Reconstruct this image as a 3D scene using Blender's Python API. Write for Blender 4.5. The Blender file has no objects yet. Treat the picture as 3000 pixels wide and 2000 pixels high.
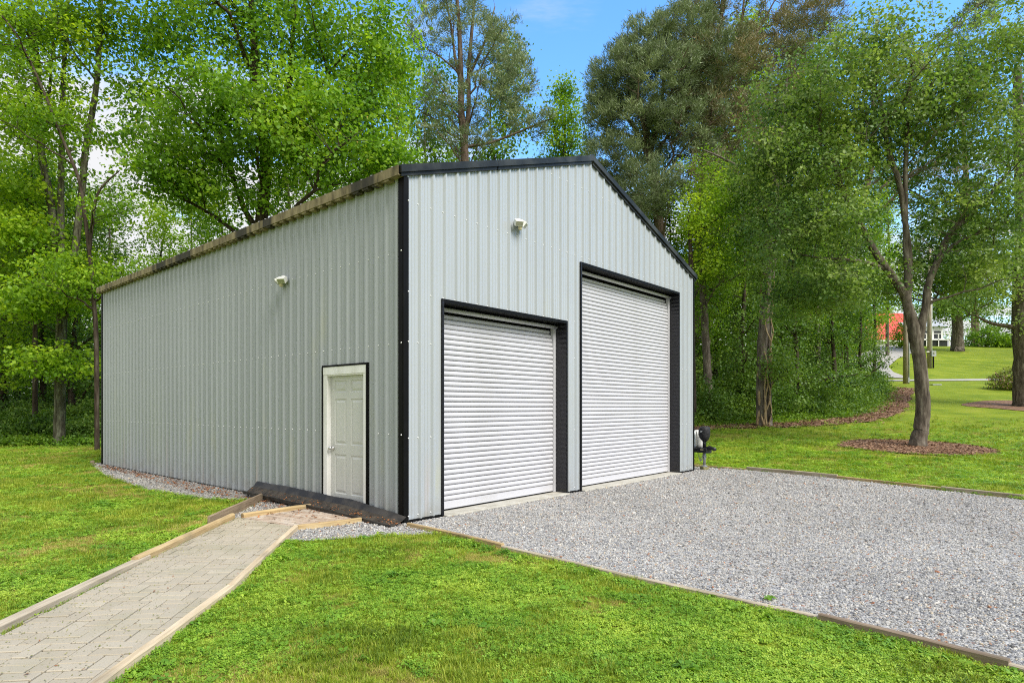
import bpy, math, random
import numpy as np
from mathutils import Vector, Matrix
S = bpy.context.scene
rad = math.radians
rng = np.random.default_rng(7)
random.seed(7)

# ------------------------------------------------------------------ camera, sky, sun, exposure
FP, HY, EYE = 1797.65, 1190.3, 1.557            # focal length and horizon of a 3000 px wide frame, eye height
cd = bpy.data.cameras.new('camera'); cam = bpy.data.objects.new('camera', cd)
S.collection.objects.link(cam); S.camera = cam
cam.location = (0, 0, EYE); cam.rotation_euler = (rad(90), 0, 0)
cd.sensor_width = 36; cd.lens = FP / 3000 * 36; cd.shift_y = (HY - 1000) / 3000
cd.clip_start = 0.05; cd.clip_end = 3000

SUN_EL, SUN_AZ = 47, 131
W = bpy.data.worlds.new('World'); S.world = W; W.use_nodes = True
nt = W.node_tree; N = nt.nodes; Lk = nt.links
for n in list(N): N.remove(n)
def wn(t, **k):
    n = N.new(t)
    for a, b in k.items(): setattr(n, a, b)
    return n
out = wn('ShaderNodeOutputWorld'); bg = wn('ShaderNodeBackground')
sky = wn('ShaderNodeTexSky', sky_type='NISHITA', sun_disc=False)
sky.sun_elevation = rad(SUN_EL); sky.sun_rotation = rad(SUN_AZ); sky.dust_density = 0.3; sky.ozone_density = 2.0; sky.air_density = 1.0
tc = wn('ShaderNodeTexCoord'); sep = wn('ShaderNodeSeparateXYZ'); Lk.new(tc.outputs['Generated'], sep.inputs[0])
def wm(op, a, b=None, c=None):
    n = wn('ShaderNodeMath', operation=op)
    for i, v in enumerate((a, b, c)):
        if v is None: continue
        if isinstance(v, (int, float)): n.inputs[i].default_value = v
        else: Lk.new(v, n.inputs[i])
    return n.outputs[0]
zc = wm('MAXIMUM', sep.outputs[2], 0.0); zden = wm('ADD', zc, 0.09)
cx = wm('DIVIDE', sep.outputs[0], zden); cy = wm('DIVIDE', sep.outputs[1], zden)
comb = wn('ShaderNodeCombineXYZ'); Lk.new(wm('MULTIPLY', cx, 0.8), comb.inputs[0]); Lk.new(wm('MULTIPLY', cy, 1.9), comb.inputs[1])
def wnoise(scale, det, rough, off):
    m = wn('ShaderNodeMapping'); m.inputs[1].default_value = off; Lk.new(comb.outputs[0], m.inputs[0])
    n = wn('ShaderNodeTexNoise'); n.inputs['Scale'].default_value = scale; n.inputs['Detail'].default_value = det; n.inputs['Roughness'].default_value = rough
    Lk.new(m.outputs[0], n.inputs['Vector']); return n.outputs['Fac']
n1 = wnoise(1.3, 8, 0.58, (3.1, 1.7, 0)); n2 = wnoise(0.35, 3, 0.5, (9.2, 4.0, 0))
# coverage grows towards the west (left) and towards the horizon
cov = wm('ADD', wm('MULTIPLY', sep.outputs[0], -0.45), wm('MULTIPLY', wm('SUBTRACT', 0.41, sep.outputs[2]), 2.2))
# a thin bright deck stands behind and above the viewer: the even light of the photograph
cov = wm('ADD', cov, wm('ADD', wm('MULTIPLY', wm('MAXIMUM', wm('SUBTRACT', 0.30, sep.outputs[1]), 0), 1.3), wm('MULTIPLY', wm('MAXIMUM', wm('SUBTRACT', sep.outputs[2], 0.62), 0), 4.0)))
f = wm('ADD', wm('ADD', wm('MULTIPLY', wm('SUBTRACT', n1, 0.5), 2.0), wm('MULTIPLY', wm('SUBTRACT', n2, 0.5), 0.9)), cov)
mr = wn('ShaderNodeMapRange', interpolation_type='SMOOTHSTEP'); Lk.new(f, mr.inputs[0])
mr.inputs[1].default_value = -0.05; mr.inputs[2].default_value = 0.45; mr.inputs[3].default_value = 0.06; mr.inputs[4].default_value = 1
mixc = wn('ShaderNodeMix', data_type='RGBA'); Lk.new(mr.outputs[0], mixc.inputs[0])
hs = wn('ShaderNodeHueSaturation'); hs.inputs['Saturation'].default_value = 1.3; hs.inputs['Value'].default_value = 1.75; Lk.new(sky.outputs[0], hs.inputs['Color'])
Lk.new(hs.outputs[0], mixc.inputs[6]); mixc.inputs[7].default_value = (3.8, 3.83, 3.92, 1)
Lk.new(mixc.outputs[2], bg.inputs[0]); bg.inputs[1].default_value = 0.10; Lk.new(bg.outputs[0], out.inputs[0])

sd = bpy.data.lights.new('sun', 'SUN'); sun = bpy.data.objects.new('sun', sd); S.collection.objects.link(sun)
sd.energy = 2.2; sd.angle = rad(32); sd.color = (1.0, 0.955, 0.88)
az = rad(SUN_AZ); sv = Vector((math.sin(az) * math.cos(rad(SUN_EL)), math.cos(az) * math.cos(rad(SUN_EL)), math.sin(rad(SUN_EL))))
sun.rotation_euler = sv.to_track_quat('Z', 'Y').to_euler(); sun.location = (0, 0, 40)
S.view_settings.view_transform = 'Standard'; S.view_settings.look = 'None'
S.view_settings.exposure = 1.28; S.view_settings.gamma = 1; S.view_settings.use_curve_mapping = False
S.render.engine = 'CYCLES'
cy_ = S.cycles; cy_.max_bounces = 6; cy_.diffuse_bounces = 3; cy_.glossy_bounces = 2; cy_.transmission_bounces = 4; cy_.transparent_max_bounces = 6
cy_.caustics_reflective = False; cy_.caustics_refractive = False; cy_.use_adaptive_sampling = True; cy_.adaptive_threshold = 0.012; cy_.use_denoising = False; cy_.filter_width = 1.1

# ------------------------------------------------------------------ helpers
def link(o): S.collection.objects.link(o); return o
def mesh_np(name, V, F, mats=(), tint=None, smooth=False, loose=False):
    """V (n,3) float, F (m,k) int with constant k, or a list of face tuples"""
    me = bpy.data.meshes.new(name)
    V = np.asarray(V, dtype=np.float32)
    if isinstance(F, np.ndarray):
        m, k = F.shape
        me.vertices.add(len(V)); me.vertices.foreach_set('co', V.ravel())
        me.loops.add(m * k); me.loops.foreach_set('vertex_index', F.astype(np.int32).ravel())
        me.polygons.add(m); me.polygons.foreach_set('loop_start', np.arange(0, m * k, k, dtype=np.int32))
        if tint is not None:
            a = me.attributes.new('tint', 'FLOAT', 'FACE'); a.data.foreach_set('value', np.asarray(tint, dtype=np.float32))
        me.update(calc_edges=True)
    else:
        me.from_pydata([tuple(map(float, v)) for v in V], [], F); me.update()
        if tint is not None:
            a = me.attributes.new('tint', 'FLOAT', 'FACE'); a.data.foreach_set('value', np.asarray(tint, dtype=np.float32))
    for mt in mats: me.materials.append(mt)
    if smooth: me.polygons.foreach_set('use_smooth', np.ones(len(me.polygons), dtype=bool))
    return me
def ob(name, me, parent=None, label=None, cat=None, group=None, kind=None, loc=None):
    o = link(bpy.data.objects.new(name, me))
    if parent: o.parent = parent
    if loc is not None: o.location = loc
    for k, v in (('label', label), ('category', cat), ('group', group), ('kind', kind)):
        if v: o[k] = v
    return o
class MB:
    def __init__(s): s.v = []; s.f = []
    def add(s, vs, fs):
        b = len(s.v); s.v += [tuple(v) for v in vs]; s.f += [tuple(i + b for i in f) for f in fs]; return s
    def box(s, x0, x1, y0, y1, z0, z1, M=None, bev=0.0):
        if bev > 0:
            b = bev; vs = []
            for (xs, ys, zs) in ((b, b, 0), (b, 0, b), (0, b, b)):
                for sx in (0, 1):
                    for sy in (0, 1):
                        for sz in (0, 1):
                            vs.append(((x1 - xs) if sx else (x0 + xs), (y1 - ys) if sy else (y0 + ys), (z1 - zs) if sz else (z0 + zs)))
            idx = lambda g, a, c, d: g * 8 + a * 4 + c * 2 + d
            fs = [(idx(0,0,0,1), idx(0,1,0,1), idx(0,1,1,1), idx(0,0,1,1)), (idx(0,0,0,0), idx(0,0,1,0), idx(0,1,1,0), idx(0,1,0,0)),
                  (idx(1,0,0,0), idx(1,1,0,0), idx(1,1,0,1), idx(1,0,0,1)), (idx(1,0,1,0), idx(1,0,1,1), idx(1,1,1,1), idx(1,1,1,0)),
                  (idx(2,0,0,0), idx(2,0,0,1), idx(2,0,1,1), idx(2,0,1,0)), (idx(2,1,0,0), idx(2,1,1,0), idx(2,1,1,1), idx(2,1,0,1))]
            for a in (0, 1):
                for c in (0, 1):
                    fs.append((idx(0,0,a,c), idx(0,1,a,c), idx(1,1,a,c), idx(1,0,a,c)))
                    fs.append((idx(0,a,0,c), idx(2,a,0,c), idx(2,a,1,c), idx(0,a,1,c)))
                    fs.append((idx(1,a,c,0), idx(1,a,c,1), idx(2,a,c,1), idx(2,a,c,0)))
                    for d in (0, 1): fs.append((idx(0,a,c,d), idx(1,a,c,d), idx(2,a,c,d)))
        else:
            vs = [(x, y, z) for x in (x0, x1) for y in (y0, y1) for z in (z0, z1)]
            fs = [(0,1,3,2), (4,6,7,5), (0,4,5,1), (2,3,7,6), (0,2,6,4), (1,5,7,3)]
        if M is not None: vs = [tuple(M @ Vector(v)) for v in vs]
        return s.add(vs, fs)
    def tube(s, pts, rs, n=8, cap=True):
        pts = [Vector(p) for p in pts]; rings = []
        up = Vector((0.13, 0.21, 0.97))
        for i, p in enumerate(pts):
            d = (pts[min(i + 1, len(pts) - 1)] - pts[max(i - 1, 0)]).normalized()
            a = d.cross(up)
            if a.length < 0.1: a = d.cross(Vector((1, 0, 0)))
            a.normalize(); b = d.cross(a)
            r = rs[i] if hasattr(rs, '__len__') else rs
            rings.append([p + (a * math.cos(t) + b * math.sin(t)) * r for t in [2 * math.pi * k / n for k in range(n)]])
        vs = [v for rg in rings for v in rg]; fs = []
        for i in range(len(pts) - 1):
            for k in range(n):
                fs.append((i * n + k, i * n + (k + 1) % n, (i + 1) * n + (k + 1) % n, (i + 1) * n + k))
        if cap: fs += [tuple(range(n))[::-1], tuple((len(pts) - 1) * n + k for k in range(n))]
        return s.add(vs, fs)
    def prism(s, prof, a, b, M=None):
        """prof: closed list of (p, q); swept along x from a to b as (x, p, q)"""
        n = len(prof); vs = [(a, p, q) for p, q in prof] + [(b, p, q) for p, q in prof]
        if M is not None: vs = [tuple(M @ Vector(v)) for v in vs]
        return s.add(vs, [(i, (i + 1) % n, n + (i + 1) % n, n + i) for i in range(n)] + [tuple(range(n))[::-1], tuple(range(n, 2 * n))])
    def mesh(s, name, mats=(), smooth=False):
        me = mesh_np(name, s.v, s.f, mats if isinstance(mats, (list, tuple)) else (mats,), smooth=smooth)
        return me
    def ob(s, name, mat, parent=None, smooth=False, **k): return ob(name, s.mesh(name, mat, smooth), parent, **k)

# ------------------------------------------------------------------ materials
def mat(name, col, rough=0.6, spec=0.3, metal=0.0, noise=None, bump=None, speck=None, coord='Object'):
    """noise=(scale, detail, [(pos,col)...], stretch)  bump=(scale,strength,dist,stretch)"""
    m = bpy.data.materials.new(name); m.use_nodes = True; t = m.node_tree; b = t.nodes['Principled BSDF']
    b.inputs['Base Color'].default_value = (*col, 1); b.inputs['Roughness'].default_value = rough
    b.inputs['Specular IOR Level'].default_value = spec; b.inputs['Metallic'].default_value = metal
    def vec(stretch):
        g = t.nodes.new('ShaderNodeNewGeometry') if coord == 'World' else t.nodes.new('ShaderNodeTexCoord')
        mp = t.nodes.new('ShaderNodeMapping'); mp.inputs[3].default_value = stretch
        t.links.new(g.outputs['Position' if coord == 'World' else 'Object'], mp.inputs[0]); return mp.outputs[0]
    if noise:
        sc, det, stops, st = noise
        n = t.nodes.new('ShaderNodeTexNoise'); n.inputs['Scale'].default_value = sc; n.inputs['Detail'].default_value = det; n.inputs['Roughness'].default_value = 0.6
        t.links.new(vec(st), n.inputs['Vector'])
        r = t.nodes.new('ShaderNodeValToRGB'); e = r.color_ramp.elements
        e[0].position, e[0].color = stops[0][0], (*stops[0][1], 1); e[1].position, e[1].color = stops[-1][0], (*stops[-1][1], 1)
        for p, c in stops[1:-1]:
            q = e.new(p); q.color = (*c, 1)
        t.links.new(n.outputs['Fac'], r.inputs[0]); t.links.new(r.outputs[0], b.inputs['Base Color'])
    if bump:
        sc, strg, dist, st = bump
        n = t.nodes.new('ShaderNodeTexNoise'); n.inputs['Scale'].default_value = sc; n.inputs['Detail'].default_value = 6
        t.links.new(vec(st), n.inputs['Vector'])
        bp = t.nodes.new('ShaderNodeBump'); bp.inputs['Strength'].default_value = strg; bp.inputs['Distance'].default_value = dist
        t.links.new(n.outputs['Fac'], bp.inputs['Height']); t.links.new(bp.outputs[0], b.inputs['Normal'])
    return m
def layer(m, scale, det, p0, p1, col, stretch=(1, 1, 1), fac=1.0, coord='Object', axis=None):
    """lay a patch of colour over a material's base colour; axis=(i,lo,hi) fades it along a coordinate"""
    t = m.node_tree; b = t.nodes['Principled BSDF']; src = b.inputs['Base Color']
    g = t.nodes.new('ShaderNodeNewGeometry' if coord == 'World' else 'ShaderNodeTexCoord'); o = g.outputs['Position' if coord == 'World' else 'Object']
    mp = t.nodes.new('ShaderNodeMapping'); mp.inputs[3].default_value = stretch; t.links.new(o, mp.inputs[0])
    n = t.nodes.new('ShaderNodeTexNoise'); n.inputs['Scale'].default_value = scale; n.inputs['Detail'].default_value = det; t.links.new(mp.outputs[0], n.inputs['Vector'])
    r = t.nodes.new('ShaderNodeMapRange'); t.links.new(n.outputs['Fac'], r.inputs[0]); r.inputs[1].default_value = p0; r.inputs[2].default_value = p1; r.inputs[4].default_value = fac
    f = r.outputs[0]
    if axis:
        s = t.nodes.new('ShaderNodeSeparateXYZ'); t.links.new(o, s.inputs[0])
        q = t.nodes.new('ShaderNodeMapRange'); t.links.new(s.outputs[axis[0]], q.inputs[0]); q.inputs[1].default_value = axis[1]; q.inputs[2].default_value = axis[2]
        mu = t.nodes.new('ShaderNodeMath'); mu.operation = 'MULTIPLY'; t.links.new(f, mu.inputs[0]); t.links.new(q.outputs[0], mu.inputs[1]); f = mu.outputs[0]
    mx = t.nodes.new('ShaderNodeMix'); mx.data_type = 'RGBA'; t.links.new(f, mx.inputs[0]); mx.inputs[7].default_value = (*col, 1)
    if src.is_linked: t.links.new(src.links[0].from_socket, mx.inputs[6])
    else: mx.inputs[6].default_value = src.default_value
    t.links.new(mx.outputs[2], src); return m
def leafmat(name, c0, c1, c2, trans=0.35, tcol=None, world=0.25, rough=0.5):
    """leaf: colour from each leaf's own tint and from patches through the world, light shines through"""
    m = bpy.data.materials.new(name); m.use_nodes = True; t = m.node_tree; b = t.nodes['Principled BSDF']; o = t.nodes['Material Output']
    a = t.nodes.new('ShaderNodeAttribute'); a.attribute_name = 'tint'
    oi = t.nodes.new('ShaderNodeObjectInfo')
    g = t.nodes.new('ShaderNodeNewGeometry'); n = t.nodes.new('ShaderNodeTexNoise'); n.inputs['Scale'].default_value = world; n.inputs['Detail'].default_value = 4
    t.links.new(g.outputs['Position'], n.inputs['Vector'])
    def mth(op, x, y):
        q = t.nodes.new('ShaderNodeMath'); q.operation = op
        for i, v in enumerate((x, y)):
            if isinstance(v, (int, float)): q.inputs[i].default_value = v
            else: t.links.new(v, q.inputs[i])
        return q.outputs[0]
    f = mth('ADD', mth('ADD', mth('MULTIPLY', a.outputs['Fac'], 0.62), mth('MULTIPLY', mth('SUBTRACT', n.outputs['Fac'], 0.5), 1.5)), mth('MULTIPLY', oi.outputs['Random'], 0.25))
    r = t.nodes.new('ShaderNodeValToRGB'); e = r.color_ramp.elements
    e[0].position, e[0].color = 0.05, (*c0, 1); e[1].position, e[1].color = 0.85, (*c2, 1); q = e.new(0.45); q.color = (*c1, 1)
    t.links.new(f, r.inputs[0]); t.links.new(r.outputs[0], b.inputs['Base Color'])
    b.inputs['Roughness'].default_value = rough; b.inputs['Specular IOR Level'].default_value = 0.3
    tr = t.nodes.new('ShaderNodeBsdfTranslucent'); hs = t.nodes.new('ShaderNodeMix'); hs.data_type = 'RGBA'; hs.blend_type = 'MULTIPLY'; hs.inputs[0].default_value = 1
    hs.inputs[7].default_value = (*(tcol or (1.5, 1.45, 0.6)), 1); t.links.new(r.outputs[0], hs.inputs[6]); t.links.new(hs.outputs[2], tr.inputs[0])
    mx = t.nodes.new('ShaderNodeMixShader'); mx.inputs[0].default_value = trans
    t.links.new(b.outputs[0], mx.inputs[1]); t.links.new(tr.outputs[0], mx.inputs[2]); t.links.new(mx.outputs[0], o.inputs[0])
    return m
def randmat(name, stops, rough=0.8, spec=0.2, bump=None, attr=None):
    """colour picked per instance / per object / per face"""
    m = mat(name, (0.5,) * 3, rough, spec, bump=bump, coord='World'); t = m.node_tree; b = t.nodes['Principled BSDF']
    r = t.nodes.new('ShaderNodeValToRGB'); e = r.color_ramp.elements; r.color_ramp.interpolation = 'LINEAR'
    e[0].position, e[0].color = stops[0][0], (*stops[0][1], 1); e[1].position, e[1].color = stops[-1][0], (*stops[-1][1], 1)
    for p, c in stops[1:-1]:
        q = e.new(p); q.color = (*c, 1)
    if attr: oi = t.nodes.new('ShaderNodeAttribute'); oi.attribute_name = attr; t.links.new(oi.outputs['Fac'], r.inputs[0])
    else: oi = t.nodes.new('ShaderNodeObjectInfo'); t.links.new(oi.outputs['Random'], r.inputs[0])
    t.links.new(r.outputs[0], b.inputs['Base Color']); return m

M = {}
M['siding'] = mat('siding', (0.50, 0.525, 0.52), 0.30, 0.45, noise=(0.9, 4, [(0.3, (0.325, 0.352, 0.366)), (0.7, (0.365, 0.394, 0.41))], (1, 1, 0.25)), bump=(1.5, 0.12, 0.01, (1, 1, 0.3)))
layer(M['siding'], 0.55, 5, 0.5, 0.75, (0.36, 0.40, 0.27), (1, 1, 0.35), 0.35, axis=(2, 2.3, 0.2))
layer(M['siding'], 1.7, 6, 0.62, 0.8, (0.42, 0.42, 0.24), (1.6, 1, 0.3), 0.4, axis=(2, 4.2, 3.0))
layer(M['siding'], 2.6, 6, 0.60, 0.68, (0.45, 0.27, 0.16), (1.5, 1.5, 0.12), 0.28, axis=(2, 1.0, 0.1))
layer(M['siding'], 4, 6, 0.42, 0.7, (0.22, 0.20, 0.14), (1, 1, 1), 0.55, axis=(2, 0.45, 0.0))
layer(M['siding'], 60, 2, 0.74, 0.78, (0.16, 0.15, 0.12), (1, 1, 1), 0.8, axis=(2, 1.3, 0.0))
M['black_trim'] = mat('black_trim', (0.004, 0.004, 0.004), 0.5, 0.10, bump=(2.5, 0.25, 0.02, (1, 1, 1)))
layer(M['black_trim'], 9, 6, 0.55, 0.75, (0.02, 0.02, 0.018), (1, 1, 0.3), 0.35)
M['rake_trim'] = mat('rake_trim', (0.016, 0.018, 0.017), 0.42, 0.18)
layer(M['rake_trim'], 2.2, 6, 0.45, 0.7, (0.07, 0.075, 0.07), (1, 1, 1), 0.7)
M['eave'] = mat('eave_trim', (0.25, 0.2, 0.12), 0.8, 0.2, noise=(7, 6, [(0.28, (0.05, 0.042, 0.03)), (0.45, (0.19, 0.155, 0.09)), (0.62, (0.34, 0.28, 0.17)), (0.8, (0.22, 0.2, 0.12))], (0.9, 0.9, 0.25)))
layer(M['eave'], 1.1, 3, 0.57, 0.62, (0.03, 0.03, 0.03), (1.3, 1.3, 0.1), 0.85)
M['roof'] = mat('roof_metal', (0.32, 0.31, 0.29), 0.5, 0.3, noise=(3, 5, [(0.3, (0.2, 0.19, 0.17)), (0.7, (0.38, 0.37, 0.35))], (1, 1, 1)))
M['screw'] = mat('screw', (0.72, 0.73, 0.73), 0.35, 0.5, 0.1)
M['white_slat'] = mat('white_slat', (0.5, 0.5, 0.52), 0.45, 0.3, noise=(1.2, 3, [(0.3, (0.49, 0.49, 0.512)), (0.7, (0.525, 0.525, 0.548))], (1, 1, 1)))
M['white_trim'] = mat('white_trim', (0.8, 0.8, 0.78), 0.5, 0.3, noise=(5, 5, [(0.3, (0.72, 0.72, 0.67)), (0.6, (0.86, 0.86, 0.84))], (1, 1, 0.4)))
M['door'] = mat('door_paint', (0.52, 0.53, 0.49), 0.42, 0.4, noise=(2, 4, [(0.3, (0.55, 0.56, 0.53)), (0.7, (0.60, 0.61, 0.58))], (1, 1, 0.6)))
layer(M['white_slat'], 1.1, 6, 0.52, 0.72, (0.40, 0.395, 0.38), (0.8, 1, 2.0), 0.35)
M['chrome'] = mat('chrome', (0.7, 0.7, 0.7), 0.15, 0.5, 1.0)
M['concrete'] = mat('concrete', (0.42, 0.40, 0.34), 0.85, 0.2, noise=(6, 8, [(0.3, (0.33, 0.31, 0.25)), (0.7, (0.5, 0.48, 0.42))], (1, 1, 1)), bump=(40, 0.3, 0.005, (1, 1, 1)))
M['plastic_white'] = mat('plastic_white', (0.78, 0.78, 0.74), 0.4, 0.4)
M['lens'] = mat('lens', (0.36, 0.36, 0.26), 0.25, 0.5)
M['sensor'] = mat('sensor', (0.62, 0.55, 0.34), 0.4, 0.4)
def timber(name, a, b, c):
    m = mat(name, a, 0.8, 0.2, noise=(5, 8, [(0.28, b), (0.5, a), (0.72, c)], (0.35, 5, 5)), bump=(14, 0.5, 0.006, (0.4, 5, 5)))
    layer(m, 2.5, 5, 0.58, 0.75, (0.10, 0.085, 0.06), (0.6, 1.5, 1.5), 0.45); return m
M['wood_grey'] = timber('weathered_wood', (0.40, 0.34, 0.25), (0.24, 0.20, 0.14), (0.55, 0.48, 0.36))
M['wood_tan'] = timber('treated_wood', (0.42, 0.31, 0.16), (0.26, 0.18, 0.085), (0.56, 0.45, 0.26))
M['wood_brown'] = timber('brown_wood', (0.26, 0.20, 0.14), (0.14, 0.10, 0.07), (0.36, 0.29, 0.2))
M['wood_pale'] = timber('pale_wood', (0.52, 0.42, 0.28), (0.36, 0.28, 0.17), (0.64, 0.54, 0.38))
PST = [(0.0, (0.34, 0.30, 0.225)), (0.35, (0.385, 0.34, 0.26)), (0.7, (0.36, 0.32, 0.245)), (1.0, (0.41, 0.365, 0.28))]
M['paver'] = randmat('paver', PST, 0.9, 0.15, bump=(160, 0.6, 0.004, (1, 1, 1)))
layer(M['paver'], 2.2, 5, 0.5, 0.75, (0.27, 0.26, 0.17), fac=0.45, coord='World'); layer(M['paver'], 120, 3, 0.6, 0.72, (0.2, 0.18, 0.14), fac=0.6, coord='World')
M['paver_pink'] = randmat('pink_paver', [(0, (0.36, 0.28, 0.21)), (0.5, (0.42, 0.34, 0.27)), (1, (0.46, 0.40, 0.33))], 0.9, 0.15, bump=(160, 0.6, 0.004, (1, 1, 1)))
layer(M['paver_pink'], 9, 5, 0.55, 0.72, (0.25, 0.15, 0.09), fac=0.6, coord='World')
M['sand'] = mat('joint_sand', (0.06, 0.05, 0.03), 0.95, 0.1, noise=(14, 6, [(0.35, (0.04, 0.035, 0.02)), (0.6, (0.07, 0.075, 0.025))], (1, 1, 1)), coord='World')
GST = [(0.0, (0.12, 0.118, 0.115)), (0.12, (0.21, 0.207, 0.20)), (0.4, (0.345, 0.338, 0.32)), (0.75, (0.45, 0.44, 0.41)), (0.9, (0.57, 0.55, 0.50)), (0.94, (0.45, 0.38, 0.28)), (0.975, (0.50, 0.43, 0.32)), (0.99, (0.32, 0.15, 0.08)), (1.0, (0.36, 0.16, 0.09))]
M['stone'] = randmat('gravel_stone', GST, 0.8, 0.25)
layer(M['stone'], 0.55, 6, 0.45, 0.7, (0.17, 0.165, 0.155), (1, 1, 1), 0.42, coord='World')
M['drive'] = bpy.data.materials.new('gravel_bed')
def gravelbed(m, scale):
    m.use_nodes = True; t = m.node_tree; b = t.nodes['Principled BSDF']; b.inputs['Roughness'].default_value = 0.85; b.inputs['Specular IOR Level'].default_value = 0.2
    g = t.nodes.new('ShaderNodeNewGeometry'); v = t.nodes.new('ShaderNodeTexVoronoi'); v.inputs['Scale'].default_value = scale; t.links.new(g.outputs['Position'], v.inputs['Vector'])
    s = t.nodes.new('ShaderNodeSeparateColor'); t.links.new(v.outputs['Color'], s.inputs[0])
    r = t.nodes.new('ShaderNodeValToRGB'); e = r.color_ramp.elements
    e[0].position, e[0].color = 0, (0.08, 0.08, 0.085, 1); e[1].position, e[1].color = 1, (0.35, 0.15, 0.08, 1)
    for p, c in [(0.15, (0.2, 0.2, 0.21)), (0.45, (0.33, 0.325, 0.31)), (0.8, (0.44, 0.43, 0.40)), (0.93, (0.5, 0.48, 0.44)), (0.97, (0.42, 0.33, 0.22))]:
        q = e.new(p); q.color = (*c, 1)
    t.links.new(s.outputs[0], r.inputs[0])
    n = t.nodes.new('ShaderNodeTexNoise'); n.inputs['Scale'].default_value = 0.7; n.inputs['Detail'].default_value = 5; t.links.new(g.outputs['Position'], n.inputs['Vector'])
    mr = t.nodes.new('ShaderNodeMapRange'); t.links.new(n.outputs['Fac'], mr.inputs[0]); mr.inputs[1].default_value = 0.3; mr.inputs[2].default_value = 0.7; mr.inputs[3].default_value = 0.8; mr.inputs[4].default_value = 1.12
    mx = t.nodes.new('ShaderNodeMix'); mx.data_type = 'RGBA'; mx.blend_type = 'MULTIPLY'; mx.inputs[0].default_value = 1; t.links.new(r.outputs[0], mx.inputs[6]); t.links.new(mr.outputs[0], mx.inputs[7])
    t.links.new(mx.outputs[2], b.inputs['Base Color'])
    bp = t.nodes.new('ShaderNodeBump'); bp.inputs['Strength'].default_value = 0.8; bp.inputs['Distance'].default_value = 0.02; bp.invert = True
    t.links.new(v.outputs['Distance'], bp.inputs['Height']); t.links.new(bp.outputs[0], b.inputs['Normal'])
gravelbed(M['drive'], 42)
M['lawn'] = mat('lawn_soil', (0.1, 0.12, 0.03), 0.95, 0.1, coord='World', noise=(0.55, 9, [(0.28, (0.11, 0.175, 0.016)), (0.45, (0.18, 0.24, 0.018)), (0.6, (0.235, 0.285, 0.026)), (0.78, (0.30, 0.31, 0.05))], (1, 1, 1)), bump=(28, 0.7, 0.05, (1, 1, 1)))
layer(M['lawn'], 22, 6, 0.5, 0.7, (0.09, 0.13, 0.015), fac=0.6, coord='World')
M['mulch'] = mat('mulch', (0.15, 0.08, 0.05), 0.95, 0.1, coord='World', noise=(9, 8, [(0.3, (0.08, 0.045, 0.03)), (0.5, (0.21, 0.125, 0.08)), (0.7, (0.33, 0.21, 0.14))], (1, 1, 1)), bump=(25, 0.8, 0.05, (1, 1, 1)))
M['asphalt'] = mat('asphalt', (0.36, 0.34, 0.32), 0.9, 0.15, coord='World', noise=(2, 6, [(0.3, (0.32, 0.30, 0.28)), (0.7, (0.41, 0.39, 0.36))], (1, 1, 1)))
def bark(name, a, b, c, sc=9):
    return mat(name, a, 0.9, 0.1, noise=(sc, 8, [(0.3, b), (0.5, a), (0.7, c)], (1, 1, 0.22)), bump=(sc * 1.6, 0.9, 0.03, (1, 1, 0.18)), coord='World')
M['bark_grey'] = bark('bark_grey', (0.12, 0.10, 0.08), (0.045, 0.037, 0.03), (0.24, 0.215, 0.175))
M['bark_dark'] = bark('bark_dark', (0.055, 0.042, 0.03), (0.02, 0.015, 0.01), (0.10, 0.085, 0.065))
M['bark_lichen'] = bark('bark_lichen', (0.085, 0.08, 0.055), (0.03, 0.026, 0.018), (0.22, 0.23, 0.16))
M['bark_pine'] = bark('bark_pine', (0.15, 0.11, 0.085), (0.065, 0.045, 0.035), (0.24, 0.19, 0.15))
M['vine'] = bark('vine_bark', (0.36, 0.27, 0.16), (0.2, 0.14, 0.08), (0.46, 0.36, 0.22), 14)
M['leaf_lime'] = leafmat('leaf_lime', (0.09, 0.2, 0.012), (0.22, 0.38, 0.022), (0.44, 0.58, 0.04), 0.5, (1.35, 1.3, 0.6), 0.6)
M['leaf_tulip'] = leafmat('leaf_tulip', (0.08, 0.19, 0.018), (0.2, 0.36, 0.03), (0.42, 0.56, 0.06), 0.45, (1.5, 1.5, 0.5), 0.45)
M['leaf_maple'] = leafmat('leaf_maple', (0.085, 0.165, 0.04), (0.215, 0.31, 0.07), (0.46, 0.54, 0.16), 0.42, (1.3, 1.4, 0.6), 0.6)
M['leaf_deep'] = leafmat('leaf_deep', (0.045, 0.1, 0.016), (0.1, 0.19, 0.03), (0.22, 0.33, 0.055), 0.35, (1.5, 1.5, 0.6), 0.6)
M['leaf_mid'] = leafmat('leaf_mid', (0.055, 0.13, 0.012), (0.13, 0.25, 0.022), (0.28, 0.41, 0.04), 0.4, (1.5, 1.5, 0.6), 0.5)
M['needle'] = leafmat('pine_needle', (0.11, 0.15, 0.07), (0.21, 0.27, 0.13), (0.38, 0.44, 0.22), 0.2, (1.1, 1.1, 0.8), 0.35)
M['needle_brown'] = leafmat('brown_needle', (0.12, 0.14, 0.065), (0.2, 0.215, 0.1), (0.29, 0.22, 0.12), 0.2, (1.1, 1.1, 0.8), 0.8)
M['flower_tulip'] = mat('tulip_flower', (0.65, 0.42, 0.12), 0.6, 0.2)
M['azalea'] = leafmat('azalea', (0.098, 0.140, 0.028), (0.224, 0.266, 0.042), (0.378, 0.392, 0.070), 0.3, (1.2, 1.2, 0.7), 1.5)
M['azalea_flower'] = mat('azalea_flower', (0.46, 0.24, 0.24), 0.6, 0.2)
M['grass'] = leafmat('grass_blade', (0.09, 0.16, 0.014), (0.24, 0.33, 0.024), (0.44, 0.48, 0.07), 0.3, (1.4, 1.35, 0.5), 1.1)
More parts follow.
